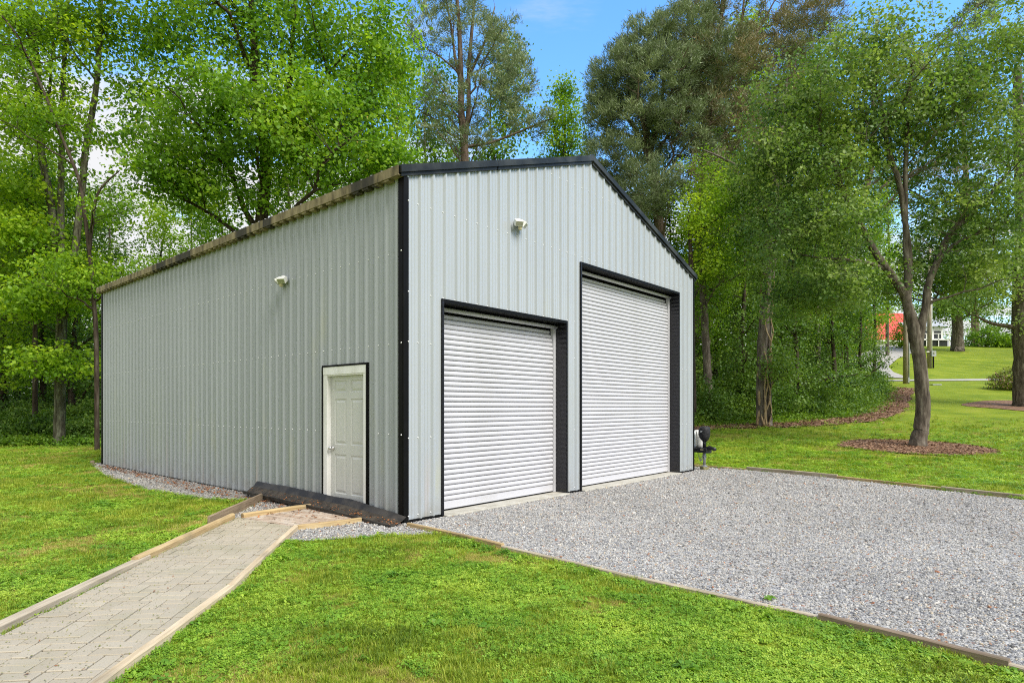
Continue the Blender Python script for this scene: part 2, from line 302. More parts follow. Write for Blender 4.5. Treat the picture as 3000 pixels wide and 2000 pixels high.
M['clover'] = leafmat('clover_leaf', (0.08, 0.2, 0.016), (0.2, 0.36, 0.028), (0.4, 0.52, 0.055), 0.3, (1.4, 1.4, 0.5), 1.3)
M['dry'] = leafmat('dry_grass', (0.22, 0.2, 0.05), (0.4, 0.35, 0.08), (0.56, 0.48, 0.16), 0.25, (1.1, 1.1, 0.7), 1.0)
M['dryleaf'] = mat('dry_leaf', (0.28, 0.11, 0.045), 0.8, 0.2, noise=(5, 2, [(0.35, (0.16, 0.07, 0.03)), (0.65, (0.36, 0.15, 0.06))], (1, 1, 1)), coord='World')
M['gutter'] = mat('old_gutter', (0.022, 0.020, 0.018), 0.5, 0.25)
M['gutter_floor'] = mat('gutter_floor', (0.05, 0.042, 0.034), 0.6, 0.15, noise=(8, 6, [(0.3, (0.025, 0.021, 0.018)), (0.65, (0.08, 0.068, 0.052))], (1, 1, 1)))
layer(M['gutter'], 4, 7, 0.42, 0.65, (0.085, 0.075, 0.06), (1, 1, 1), 0.6)

# ------------------------------------------------------------------ the lie of the land
PY = [0, 15, 20, 26, 35, 45, 55, 65, 80, 92, 120, 400, 2000]
PZ = [0, 0, 0.24, 0.65, 1.55, 2.95, 3.85, 5.6, 8.8, 10.6, 11.5, 13, 13]
def sstep(a, b, x): t = np.clip((x - a) / (b - a), 0, 1); return t * t * (3 - 2 * t)
def terr(x, y):
    x = np.asarray(x, float); y = np.asarray(y, float)
    return np.interp(y, PY, PZ) * sstep(2, 9, x)
def tz(x, y): return float(terr(x, y))
def pt(px, py, D):                  # a point of the place seen at px, py (3000 px frame) and D metres ahead
    return Vector(((px - 1500) / FP * D, D, EYE - (py - HY) / FP * D))
def on_ground(px, D): x = (px - 1500) / FP * D; return Vector((x, D, tz(x, D)))
gx = np.unique(np.concatenate([np.arange(-12, 16, 0.5), np.arange(16, 70, 1.5), np.arange(-60, -12, 2.0), np.arange(70, 401, 15), np.arange(-400, -59, 20), [-1500, -900, 900, 1500]]))
gy = np.unique(np.concatenate([np.arange(-6, 30, 0.5), np.arange(30, 130, 1.5), np.arange(130, 500, 15), np.arange(-60, -5, 6), [-900, -400, 900, 2000]]))
GX, GY = np.meshgrid(gx, gy); GZ = terr(GX, GY)
V = np.stack([GX.ravel(), GY.ravel(), GZ.ravel()], 1); nx, ny = len(gx), len(gy)
I = (np.arange(ny - 1)[:, None] * nx + np.arange(nx - 1)[None]).ravel()
ob('lawn', mesh_np('lawn', V, np.stack([I, I + 1, I + nx + 1, I + nx], 1), (M['lawn'],), smooth=True), kind='structure', label='mown lawn of grass and clover running round the garage and up the far slope')

TH = 0.8544; CX, CY = -1.430, 8.130; WU, LV = 8.80, 12.63
EU = Vector((math.cos(TH), math.sin(TH), 0)); EV = Vector((-math.sin(TH), math.cos(TH), 0))
def uv(u, v, z=0): return Vector((CX, CY, z)) + EU * u + EV * v
def sheet(name, poly, z, m, **k):
    vs = [(x, y, z) for x, y in poly]; return ob(name, mesh_np(name, vs, [tuple(range(len(vs)))], (m,)), **k)
wl = [tuple(uv(0, v)[:2]) for v in (0, 12.6)]
DRIVE = [(-1.30, 7.90), (-0.869, 7.51), (0.572, 6.05), (1.44, 5.177), (2.233, 4.459), (2.9, 3.70), (3.6, 2.9), (4.4, 1.6), (14, 1.6), (12.5, 5.5), (9.5, 8.6), (8.472, 10.15), (7.89, 11.35), (6.99, 13.22), (5.72, 14.92), (4.72, 15.80), (3.4, 17.2), (1.0, 20), (-1.43, 8.13 + 3)]
SIDE = [(-1.25, 8.2), (-11.2, 16.9), (-11.55, 16.75), (-9.2, 13.85), (-6.81, 11.44), (-5.16, 10.3), (-4.08, 10.02), (-3.90, 8.0), (-3.75, 8.4), (-2.74, 7.72), (-2.61, 7.02), (-2.15, 7.15), (-1.55, 7.36), (-0.9, 7.47), (-1.3, 7.9)]
PATH = [(-3.38, 2.4), (-3.42, 4.09), (-3.61, 6.09), (-3.79, 8.45), (-3.06, 9.25), (-2.10, 8.25), (-2.70, 7.72), (-2.39, 5.6), (-2.28, 3.46), (-2.20, 2.4)]
BASE = [tuple(uv(u, v)[:2]) for u, v in ((0, 0), (WU, 0), (WU, LV), (0, LV))]
def inpoly(poly, x, y):
    x = np.asarray(x); y = np.asarray(y); r = np.zeros(x.shape, bool); n = len(poly)
    for i in range(n):
        x0, y0 = poly[i]; x1, y1 = poly[(i + 1) % n]
        c = ((y0 > y) != (y1 > y)) & (x < (x1 - x0) * (y - y0) / ((y1 - y0) or 1e-9) + x0); r ^= c
    return r
drive = sheet('gravel_drive', DRIVE, 0.012, M['drive'], kind='structure', label='grey crushed stone drive in front of the two roller doors')
side = sheet('gravel_strip', SIDE, 0.008, M['drive'], kind='structure', label='strip of crushed stone along the long side of the garage')

# ------------------------------------------------------------------ garage
GM = Matrix.Translation((CX, CY, 0)) @ Matrix.Rotation(TH, 4, 'Z')
garage = ob('metal_garage', None, label='tall pale grey ribbed metal garage with black trim and two white roller doors', cat='garage')
garage.matrix_world = GM
# local frame: x along the gable front, y into the depth along the long wall, z up
ZE, ZP = 4.62, 6.09
def roofz(u): return ZE + (ZP - ZE) * (1 - abs(u - WU / 2) / (WU / 2))
RP = 0.2286
def ribprof(a, b, phase):
    """breakpoints (pos, out) of the ribbed sheet between a and b; ribs at phase + k*RP"""
    P = []
    k0 = int(math.floor((a - phase) / RP)) - 1
    for k in range(k0, k0 + int((b - a) / RP) + 4):
        c = phase + k * RP
        for d, h in ((-0.040, 0), (-0.012, 0.029), (0.012, 0.029), (0.040, 0), (0.073, 0), (0.079, 0.005), (0.091, 0.005), (0.097, 0), (0.131, 0), (0.137, 0.005), (0.149, 0.005), (0.155, 0)):
            P.append((c + d, h))
    P.sort()
    X = [p[0] for p in P]; Y = [p[1] for p in P]
    R = [(a, float(np.interp(a, X, Y)))] + [p for p in P if a + 1e-4 < p[0] < b - 1e-4] + [(b, float(np.interp(b, X, Y)))]
    return R
def wall_panels(name, length, phase, zt, openings, place, z0=0.0, step=4 * RP):
    a = 0.0; edges = [0.0]; x = phase + RP * 3 + 0.03
    while x < length - 0.15: edges.append(x); x += step
    edges.append(length)
    for a, b in zip(edges[:-1], edges[1:]):
        P = ribprof(a, b, phase); cuts = sorted({c for o in openings for c in o[:2] if a < c < b})
        for c in cuts:
            X = [p[0] for p in P]; Y = [p[1] for p in P]; P.append((c, float(np.interp(c, X, Y)))); P.sort()
        if a < WU / 2 < b and name == 'front': 
            X = [p[0] for p in P]; Y = [p[1] for p in P]; P.append((WU / 2, float(np.interp(WU / 2, X, Y)))); P.sort()
        mb = MB()
        for (p, h), (q, g) in zip(P[:-1], P[1:]):
            if q - p < 1e-6: continue
            m = (p + q) / 2; lo = z0
            for o in openings:
                if o[0] < m < o[1]: lo = o[2]
            mb.add([place(p, h, lo), place(q, g, lo), place(q, g, zt(q)), place(p, h, zt(p))], [(0, 1, 2, 3)])
        mb.ob('wall_panel', M['siding'], garage)
DS = (0.665, 3.633, 3.05); DB = (4.065, 8.035, 4.17); PD = (0.785, 1.915, 2.15)
wall_panels('front', WU, 0.275, roofz, [DS, DB], lambda p, h, z: (p, -h, z), 0.045)
wall_panels('side', LV, 0.14, lambda v: ZE, [PD], lambda p, h, z: (-h, p, z), 0.03)
wall_panels('right', LV, 0.14, lambda v: ZE, [], lambda p, h, z: (WU + h, p, z), 0.03)
wall_panels('front', WU, 0.275, roofz, [], lambda p, h, z: (p, LV + h, z), 0.03)
# roof: ribbed sheets running up each slope
SL = math.atan2(ZP - ZE, WU / 2)
def roof_panel(v0, v1, sgn):
    P = ribprof(v0, v1, 0.14); mb = MB(); up = 0.122
    for (p, h), (q, g) in zip(P[:-1], P[1:]):
        def at(s, v, hh):
            x = (-0.115 + s * (WU / 2 + 0.115)) if sgn < 0 else WU + 0.115 - s * (WU / 2 + 0.115)
            z = ZE + up + (min(x, WU - x)) * math.tan(SL) + hh * 0.9
            return (x, v, z)
        mb.add([at(0, p, h), at(0, q, g), at(1, q, g), at(1, p, h)], [(0, 1, 2, 3) if sgn < 0 else (3, 2, 1, 0)])
    mb.ob('roof_panel', M['roof'], garage)
v = -0.03; e = [v]
while v < LV + 0.1: v = min(v + 4 * RP, LV + 0.12); e.append(v)
for a, b in zip(e[:-1], e[1:]):
    if b - a > 0.02: roof_panel(a, b, -1); roof_panel(a, b, 1)
MB().prism([(-0.1, -0.03), (0, 0.03), (0.1, -0.03), (0.09, -0.035), (0, 0.02), (-0.09, -0.035)], 0, 1, Matrix.Translation((WU / 2, -0.05, ZP + 0.125)) @ Matrix(((0, 1, 0, 0), (LV + 0.15, 0, 0, 0), (0, 0, 1, 0), (0, 0, 0, 1)))).ob('ridge_cap', M['rake_trim'], garage)
# eave trims with dark rib closures below
for sx in (0, 1):
    mb = MB(); f = lambda x: x if sx == 0 else WU - x
    xs = sorted((f(-0.118), f(-0.012)))
    mb.box(min(f(-0.125), f(-0.118)), max(f(-0.125), f(-0.118)), -0.03, LV + 0.1, ZE - 0.035, ZE + 0.092)
    mb.box(xs[0], xs[1], -0.028, LV + 0.098, ZE - 0.030, ZE - 0.022)
    mb.ob('eave_trim', M['eave'], garage)
    if sx == 0:
        k = 0; mb = MB()
        y = 0.14
        while y < LV - 0.05:
            mb.box(-0.112, -0.022, y + 0.045, y + 0.175, ZE - 0.062, ZE - 0.0305); y += RP
        mb.ob('eave_closure', M['eave'], garage, kind='stuff')
# rakes: black box trim in two bands over the gable
def rake(x0, x1, y, dn, up, th, m, name='rake_trim'):
    mb = MB()
    def zz(x): return ZE + min(x, WU - x) * math.tan(SL)
    vs = []
    for x in (x0, x1):
        for yy in (y, y + th):
            for d in (dn, up): vs.append((x, yy, zz(x) + d))
    mb.add(vs, [(0,1,3,2), (4,6,7,5), (0,4,5,1), (2,3,7,6), (0,2,6,4), (1,5,7,3)]); mb.ob(name, m, garage)
for a, b in ((-0.10, 1.78), (1.785, WU / 2), (WU / 2 + 0.001, WU + 0.10)):
    rake(a, b, -0.075, 0.030, 0.128, 0.072, M['rake_trim'])
    rake(a + 0.02, b - 0.0, -0.045, -0.018, 0.0295, 0.038, M['rake_trim'], 'rake_lip')
# corner and base trims
def trim(x0, x1, y0, y1, z0, z1, name='corner_trim', m=None): MB().box(x0, x1, y0, y1, z0, z1).ob(name, m or M['black_trim'], garage)
trim(-0.028, 0.055, -0.030, -0.0, -0.02, ZE - 0.02); trim(-0.030, -0.0, 0.0, 0.085, -0.02, ZE - 0.035)
trim(WU - 0.055, WU + 0.03, -0.030, 0.0, -0.03, ZE - 0.02); trim(-0.028, 0.0, LV - 0.07, LV + 0.03, 0, ZE - 0.035)
trim(0.056, 0.62, -0.026, 0.0, 0.012, 0.048, 'base_trim'); trim(3.68, 4.02, -0.026, 0.0, 0.012, 0.048, 'base_trim'); trim(8.08, WU - 0.056, -0.026, 0.0, 0.012, 0.048, 'base_trim')
trim(-0.03, -0.002, 0.09, PD[0] - 0.05, 0.0, 0.03, 'base_trim', M['rake_trim']); trim(-0.03, -0.002, PD[1] + 0.05, LV - 0.08, 0.0, 0.03, 'base_trim', M['rake_trim'])
MB().box(0.05, WU - 0.05, 0.05, LV - 0.05, -0.05, 0.02).ob('floor_slab', M['concrete'], garage)

def roller(u0, u1, zt, n, name='roller_door'):
    """door set back in a black lined opening, one mesh per slat"""
    R = 0.22
    for (a, b, c, d, z0, z1) in ((u0 - 0.012, u0 + 0.022, -0.034, R, 0.0, zt + 0.02), (u1 - 0.022, u1 + 0.012, -0.034, R, 0.0, zt + 0.02)):
        trim(a, b, c, d, z0, z1, 'jamb_trim', M['jamb'])
    mb = MB(); nz = int(zt / 0.014); vs = []
    for q in range(nz + 1):
        z = q * (zt - 0.035) / nz; dx = 0.005 * math.sin(z * 2 * math.pi / 0.085) ** 3
        vs += [(u1 - 0.0275 - dx, -0.03, z), (u1 - 0.0275 - dx, R - 0.02, z)]
    mb.add(vs, [(2 * q, 2 * q + 1, 2 * q + 3, 2 * q + 2) for q in range(nz)]); mb.ob('jamb_lining', M['jamb_lining'], garage, smooth=True)
    trim(u0 + 0.0225, u1 - 0.0225, -0.034, R, zt - 0.03, zt + 0.02, 'header_trim')
    trim(u0 + 0.0225, u1 - 0.0225, R + 0.12, R + 0.16, zt - 0.6, zt + 0.02, 'header_board')
    door = ob(name, None, garage); door.location = (0, R, 0)
    for a, b in ((u0 + 0.0225, u0 + 0.10), (u1 - 0.10, u1 - 0.0225)):
        MB().box(a, b, -0.02, 0.045, 0.04, zt - 0.10).ob('guide_rail', M['white_slat'], door)
    MB().tube([(u0 + 0.03, -0.03, zt - 0.085), (u1 - 0.03, -0.03, zt - 0.085)], 0.032, 10).ob('head_bar', M['white_slat'], door, smooth=True)
    a, b = u0 + 0.105, u1 - 0.105; zb = 0.17; H = (zt - 0.13 - zb); pitch = H / n
    prof = [(0.022, 0.0), (0.016, 0.003), (0.000, 0.008), (-0.009, 0.017), (-0.014, 0.031), (-0.015, 0.046), (-0.012, 0.058), (-0.003, 0.068), (0.012, 0.075)]
    s = pitch / 0.078; prof = [(p, q * s) for p, q in prof]; prof.append((0.022, pitch))
    mb = MB(); k = len(prof)
    mb.add([(a, p, q) for p, q in prof] + [(b, p, q) for p, q in prof], [(i, i + 1, k + i + 1, k + i) for i in range(k - 1)])
    me = mb.mesh('slat', (M['white_slat'],), smooth=True)
    for i in range(n):
        o = ob('slat', me, door); back = max(0, i - (n - 6)) ** 2 * 0.003
        o.location = ((random.random() - 0.5) * 0.002, back, zb + i * pitch)
    MB().box(a, b, -0.006, 0.02, 0.058, zb).ob('bottom_bar', M['white_slat'], door)
    MB().box(a, b, -0.004, 0.018, 0.035, 0.0575).ob('bottom_seal', M['black_trim'], door)
    MB().box(u0 + 0.0225, u1 - 0.0225, -0.10, 0.5, -0.1, 0.034, bev=0.006).ob('threshold', M['concrete'], garage)
M['jamb'] = mat('jamb_metal', (0.010, 0.010, 0.012), 0.4, 0.22, bump=(5, 0.5, 0.03, (0.2, 0.2, 3.2)))
M['jamb_lining'] = mat('jamb_lining', (0.012, 0.012, 0.015), 0.3, 0.5)
roller(*DS, 36); roller(*DB, 51)

# side door: black outer trim, white casing, six-panel leaf, knob
a, b, zt = PD
for (y0, y1, z0, z1) in ((a - 0.012, a + 0.018, 0.0, zt), (b - 0.018, b + 0.012, 0.0, zt), (a - 0.012, b + 0.012, zt - 0.0005, zt + 0.028)):
    trim(-0.034, 0.0, y0, y1, z0, z1, 'door_trim')
MB().box(-0.026, 0.09, a + 0.0185, a + 0.085, 0.0, zt - 0.115).ob('door_casing', M['white_trim'], garage)
MB().box(-0.026, 0.09, b - 0.115, b - 0.0185, 0.0, zt - 0.115).ob('door_casing', M['white_trim'], garage)
MB().box(-0.030, 0.09, a + 0.0185, b - 0.0185, zt - 0.1145, zt - 0.001).ob('door_casing', M['white_trim'], garage)
MB().box(-0.018, 0.09, a + 0.0855, b - 0.1155, zt - 0.135, zt - 0.1155).ob('door_stop', M['white_trim'], garage)
sdoor = ob('side_door', None, garage); y0, y1 = a + 0.088, b - 0.118; z0, z1 = 0.06, zt - 0.137; Wd = y1 - y0
pan = []
for (pa, pb) in ((0.11, 0.44), (0.56, 0.89)):
    for (za, zb) in ((0.10, 0.40), (0.475, 0.825), (0.875, 0.965)): pan.append((y0 + pa * Wd, y0 + pb * Wd, z0 + za * (z1 - z0), z0 + zb * (z1 - z0)))
mb = MB(); xf = 0.045
ys = sorted({y0, y1} | {p[i] for p in pan for i in (0, 1)}); zs = sorted({z0, z1} | {p[i] for p in pan for i in (2, 3)})
for i in range(len(ys) - 1):
    for j in range(len(zs) - 1):
        m_ = ((ys[i] + ys[i + 1]) / 2, (zs[j] + zs[j + 1]) / 2)
        if any(p[0] < m_[0] < p[1] and p[2] < m_[1] < p[3] for p in pan): continue
        mb.add([(xf, ys[i], zs[j]), (xf, ys[i], zs[j + 1]), (xf, ys[i + 1], zs[j + 1]), (xf, ys[i + 1], zs[j])], [(0, 1, 2, 3)])
mb.ob('door_leaf', M['door'], sdoor)
MB().box(xf + 0.014, xf + 0.04, y0, y1, z0, z1).ob('door_core', M['door'], sdoor)
for (pa, pb, za, zb) in pan:
    mb = MB(); rings = []
    for ins, dx in ((0, 0), (0.012, 0.012), (0.022, 0.012), (0.055, 0.001)):
        rings.append([(xf + dx, pa + ins, za + ins), (xf + dx, pb - ins, za + ins), (xf + dx, pb - ins, zb - ins), (xf + dx, pa + ins, zb - ins)])
    vs = [p for r in rings for p in r]; fs = [(12, 13, 14, 15)]
    for r in range(3):
        for q in range(4): fs.append((r * 4 + q, r * 4 + (q + 1) % 4, (r + 1) * 4 + (q + 1) % 4, (r + 1) * 4 + q))
    mb.add(vs, fs).ob('door_panel', M['door'], sdoor)
MB().tube([(xf, y1 - 0.06, 0.93), (xf - 0.012, y1 - 0.06, 0.93), (xf - 0.014, y1 - 0.06, 0.93), (xf - 0.035, y1 - 0.06, 0.93), (xf - 0.045, y1 - 0.06, 0.93), (xf - 0.065, y1 - 0.06, 0.93), (xf - 0.078, y1 - 0.06, 0.93)],
          [0.033, 0.032, 0.014, 0.012, 0.026, 0.029, 0.016], 14).ob('door_knob', M['chrome'], sdoor, smooth=True)
MB().box(0.0, 0.12, a, b, -0.02, 0.058).ob('door_sill', M['concrete'], garage)

# screw heads in rows on the ribs
mb = MB()
def screw(P, n):
    n = Vector(n); a_ = n.cross(Vector((0, 0, 1))); b_ = Vector((0, 0, 1)); P = Vector(P); r = 0.0115
    vs = [P + (a_ * math.cos(t) + b_ * math.sin(t)) * r for t in [k * math.pi / 3 for k in range(6)]] + [P + n * 0.007 + (a_ * math.cos(t) + b_ * math.sin(t)) * r * 0.7 for t in [k * math.pi / 3 for k in range(6)]]
    mb.add(vs, [(k, (k + 1) % 6, 6 + (k + 1) % 6, 6 + k) for k in range(6)] + [tuple(range(6, 12))])
for z in (1.182, 2.401, 3.62):
    y = 0.14 - 0.04
    while y < LV:
        if not (PD[0] - 0.05 < y < PD[1] + 0.05 and z < PD[2]): screw((-0.001, y, z + (random.random() - 0.5) * 0.012), (-1, 0, 0))
        y += RP
    screw((-0.03, 0.02, z), (-1, 0, 0))
for z in (0.10, 1.137, 2.42, 3.085, 4.29, 5.55):
    x = 0.275 - 0.04
    while x < WU - 0.05:
        blocked = any(o[0] - 0.04 < x < o[1] + 0.04 and z < o[2] for o in (DS, DB))
        if z == 3.085 and not DS[0] - 0.4 < x < DS[1] + 0.4: blocked = True
        if z > 4 and z > roofz(x) - 0.12: blocked = True
        if not blocked: screw((x, -0.001, z), (0, -1, 0))
        x += RP
    if z < 4.4: screw((0.05, -0.03, z), (0, -1, 0))
mb.ob('screw', M['screw'], garage, kind='stuff')

# ------------------------------------------------------------------ flood lights
def flood(u, v, z, face, label):
    r = ob('security_light', None, label=label, cat='security light', group='motion sensor flood lights on the garage')
    ang = TH if face == 'front' else TH - math.pi / 2
    r.matrix_world = Matrix.Translation(uv(u, v, z)) @ Matrix.Rotation(ang, 4, 'Z') @ Matrix.Scale(0.78, 4)     # local -y points out of the wall
    MB().tube([(0, 0.0, 0.02), (0, -0.035, 0.02)], [0.075, 0.07], 18).ob('back_plate', M['backplate'], r)
    MB().tube([(0, -0.035, 0.03), (0, -0.09, 0.045), (0, -0.13, 0.045)], [0.066, 0.064, 0.045], 16).ob('housing', M['plastic_white'], r, smooth=False)
    for s, yaw in ((-1, -28), (1, 30)):
        h = Matrix.Translation((s * 0.075, -0.15, 0.0)) @ Matrix.Rotation(rad(yaw), 4, 'Z') @ Matrix.Rotation(rad(38), 4, 'X')
        p = [(0.05, -0.045), (0.05, 0.045), (-0.055, 0.06), (-0.065, 0.05), (-0.065, -0.05), (-0.055, -0.06)]
        hd = MB().prism(p, -0.085, 0.085, h).ob('lamp_head', M['plastic_white'], r)
        MB().box(-0.072, 0.072, -0.0685, -0.0655, -0.043, 0.043, h).ob('lens', M['lens'], hd)
    MB().tube([(0, -0.10, 0.0), (0, -0.12, -0.06)], 0.018, 8).ob('sensor_arm', M['plastic_white'], r)
    MB().tube([(0, -0.125, -0.06), (0, -0.13, -0.075), (0, -0.13, -0.125), (0, -0.13, -0.14)], [0.03, 0.045, 0.042, 0.02], 12).ob('motion_sensor', M['sensor'], r, smooth=False)
M['backplate'] = mat('backplate', (0.38, 0.40, 0.42), 0.5, 0.3)
flood(2.26, -0.0, 4.47, 'front', 'white twin-head flood light high on the gable above the smaller roller door')
flood(-0.0, 3.02, 3.62, 'side', 'white twin-head flood light on the long wall above and left of the side door')

# ------------------------------------------------------------------ fallen gutter piece, with dry needles in it
def gut_profile(t):
    k = 0.55 + 0.45 * min(1, t * 3.2); lift = 0.055 * t
    wob = 0.006 * math.sin(t * 11) + 0.003 * math.sin(t * 27)
    P = [(-0.045, 0.205 + wob), (-0.085, 0.155 + wob * 0.5), (-0.112, 0.118), (-0.135, 0.112), (-0.235, 0.040), (-0.262, 0.026), (-0.285, 0.062), (-0.302, 0.060)]
    P = [(o, z * k + lift) for o, z in P]; P.append((-0.300, P[-1][1] - 0.045)); return P
vs, fs = [], []; NS = 60
for i in range(NS + 1):
    t = i / NS; v_ = -0.10 + 4.05 * t
    for (o_, z_) in gut_profile(t): vs.append(tuple(uv(o_, v_, z_ + 0.0)))
for i in range(NS):
    for k in range(8): fs.append((i * 9 + k, i * 9 + k + 1, (i + 1) * 9 + k + 1, (i + 1) * 9 + k))
gut_me = mesh_np('fallen_gutter', vs, fs, (M['gutter'], M['gutter_floor'])); gut_me.polygons.foreach_set('material_index', [1 if k % 8 in (2, 3, 4) else 0 for k in range(len(fs))])
gut = ob('fallen_gutter', gut_me, label='long dark bent metal gutter lying across the foot of the side door', cat='gutter')
sm = gut.modifiers.new('thick', 'SOLIDIFY'); sm.thickness = 0.004
def litter(name, pts, size, label, parent=None, m=None, z=0.0, kind='stuff'):
    P = np.asarray(pts, float); n = len(P); A = rng.uniform(0, 6.28, n); s = size * rng.uniform(0.5, 1.3, n); asp = rng.uniform(0.15, 0.6, n)
    t = np.stack([np.cos(A), np.sin(A), rng.normal(0, 0.25, n)], 1); b_ = np.stack([-np.sin(A), np.cos(A), rng.normal(0, 0.25, n)], 1)
    c = [P - t * s[:, None], P - b_ * (s * asp)[:, None], P + t * s[:, None], P + b_ * (s * asp)[:, None]]
    V_ = np.stack(c, 1).reshape(-1, 3); F_ = np.arange(4 * n).reshape(n, 4)
    return ob(name, mesh_np(name, V_, F_, (m or M['dryleaf'],)), parent, label=label, kind=kind)
pts = []
for i in range(260):
    t = (random.random() if i < 150 else random.choice((0.02, 0.22, 0.35, 0.5, 0.62)) + random.gauss(0, 0.02)); t = min(max(t, 0), 1); pr = gut_profile(t); a_ = random.random() ** 0.6; pts.append(tuple(uv(pr[3][0] * (1 - a_) + pr[4][0] * a_, -0.10 + 4.05 * t, pr[3][1] * (1 - a_) + pr[4][1] * a_ + 0.012)))
litter('pine_needle_litter', pts, 0.015, 'orange brown dry needles lying in the fallen gutter', m=M['dryneedle'] if 'dryneedle' in M else mat('dry_needle', (0.42, 0.17, 0.06), 0.8, 0.2))
tb = MB().box(-0.07, 0.07, -0.05, 0.05, 0, 0.075, bev=0.004).ob('wood_block', M['wood_brown'], label='small wood block propping the lifted end of the gutter', cat='wood block')
tb.matrix_world = Matrix.Translation(uv(-0.22, 3.1, 0.01)) @ Matrix.Rotation(TH, 4, 'Z')

# ------------------------------------------------------------------ edging boards
def board(p, q, w, h, m, label, z0=-0.03, group=None, name='edging_board', sag=0.0, bev=0.008, zq=None):
    p = Vector((p[0], p[1], tz(*p))); q = Vector((q[0], q[1], tz(*q))); d = q - p; L_ = d.length; n = 8
    vs = []; fs = []; prof = [(-w / 2, z0), (w / 2, z0), (w / 2, h - bev), (w / 2 - bev, h), (-w / 2 + bev, h), (-w / 2, h - bev)]
    for i in range(n + 1):
        x = L_ * i / n; wob = sag * math.sin(math.pi * i / n) + random.gauss(0, 0.0015)
        for (a_, b_) in prof: vs.append((x, a_ + wob, b_ + random.gauss(0, 0.0012)))
    for i in range(n):
        for k in range(6): fs.append((i * 6 + k, i * 6 + (k + 1) % 6, (i + 1) * 6 + (k + 1) % 6, (i + 1) * 6 + k))
    fs += [tuple(range(6))[::-1], tuple(n * 6 + k for k in range(6))]
    o = ob(name, mesh_np(name, vs, fs, (m,)), label=label, cat='edging board', group=group)
    o.matrix_world = Matrix.Translation(p) @ d.to_track_quat('X', 'Z').to_matrix().to_4x4(); return o
G1 = 'timber boards edging the brick path'; G2 = 'timber boards edging the gravel drive'
board((-3.345, 2.3), (-3.665, 6.15), 0.085, 0.075, M['wood_grey'], 'long grey weathered board on the outer side of the brick path nearest the camera', group=G1, sag=0.01)
board((-3.655, 5.95), (-3.81, 8.36), 0.075, 0.105, M['wood_tan'], 'browner rounded timber continuing the outer side of the brick path towards the garage', group=G1, bev=0.02)
board((-2.215, 2.3), (-2.36, 5.15), 0.062, 0.065, M['wood_pale'], 'pale bare board between the foreground lawn and the near end of the brick path', group=G1, sag=-0.01)
board((-2.362, 5.15), (-2.72, 7.74), 0.062, 0.065, M['wood_pale'], 'pale board between the lawn and the far end of the brick path', group=G1, sag=0.01)
board((-3.70, 8.42), (-3.02, 9.28), 0.075, 0.095, M['wood_tan'], 'short yellowish timber on the garage side of the spur to the side door', group=G1, bev=0.02)
board((-2.70, 7.72), (-2.03, 8.24), 0.06, 0.07, M['wood_tan'], 'yellowish curved board between the door spur and the small gravel patch', group=G1, sag=-0.03)
board((-3.93, 7.95), (-4.09, 10.02), 0.035, 0.14, M['wood_brown'], 'thin plank on edge between the left lawn and the gravel along the wall', group=G1)
nb = [(-1.34, 7.93), (-0.10, 6.72), (1.05, 5.55), (2.02, 4.65), (2.235, 4.455), (2.95, 3.64), (3.75, 2.6)]
lb = ['greenish new board of the drive edging, the one touching the garage corner', 'second board of the near drive edging, counted from the garage corner', 'third board of the near drive edging, sunk in the clover', 'short piece in the near drive edging just before the step up to a browner board', 'browner board of the near drive edging with a rotten split end', 'board of the near drive edging leaving the picture at the bottom corner']
for i in range(6):
    board(nb[i], nb[i + 1], 0.05, 0.038 + (0.022 if i in (0, 4) else 0), [M['wood_tan'], M['wood_grey'], M['wood_grey'], M['wood_grey'], M['wood_brown'], M['wood_grey']][i], lb[i], group=G2, sag=0.012)
fb = [(4.45, 16.08), (5.72, 14.93), (7.0, 13.2), (7.95, 11.35), (9.4, 8.7)]
lb = ['board of the far drive edging running behind the trailer jack', 'raised warped board of the far drive edging beside the trailer', 'flat middle board of the far drive edging', 'board of the far drive edging leaving the picture on the right edge']
for i in range(4): board(fb[i], fb[i + 1], 0.05, [0.05, 0.10, 0.07, 0.085][i], M['wood_grey'] if i % 2 else M['wood_tan'], lb[i], group=G2, sag=0.015)
board((-11.45, 16.75), (-11.15, 16.30), 0.09, 0.09, M['wood_brown'], 'short mossy timber at the far back corner of the garage by the lawn', group=G2)

# ------------------------------------------------------------------ brick path
path = sheet('brick_path', PATH, 0.018, M['sand'], kind='structure', label='path of buff concrete pavers leading to the side door')
def paver_mesh(w, l, m):
    return MB().box(-w / 2, w / 2, -l / 2, l / 2, -0.02, 0.0, bev=0.005).mesh('paver', (m,))
PA = [(-3.355, 2.35), (-3.375, 4.09), (-3.57, 6.09), (-3.76, 8.42), (-3.72, 8.50), (-2.70, 7.66), (-2.43, 5.6), (-2.31, 3.46), (-2.25, 2.35)]
pm = paver_mesh(0.209, 0.0995, M['paver']); count = 0
ps = [pm] + [paver_mesh(0.209 + d, 0.0995 + d, M['paver']) for d in (0.002, -0.002)]
ang = math.atan2(0.105, 1.0); ca, sa = math.cos(ang), math.sin(ang)
def clip(poly, a, b):
    """keep what lies left of the line a->b"""
    o = []; sd_ = lambda p: (b[0] - a[0]) * (p[1] - a[1]) - (b[1] - a[1]) * (p[0] - a[0])
    for i in range(len(poly)):
        p, q = poly[i], poly[(i + 1) % len(poly)]; u_, w_ = sd_(p), sd_(q)
        if u_ >= 0: o.append(p)
        if (u_ >= 0) != (w_ >= 0): t = u_ / (u_ - w_); o.append((p[0] + (q[0] - p[0]) * t, p[1] + (q[1] - p[1]) * t))
    return o
def area(p): return 0.5 * abs(sum(p[i][0] * p[(i + 1) % len(p)][1] - p[(i + 1) % len(p)][0] * p[i][1] for i in range(len(p))))
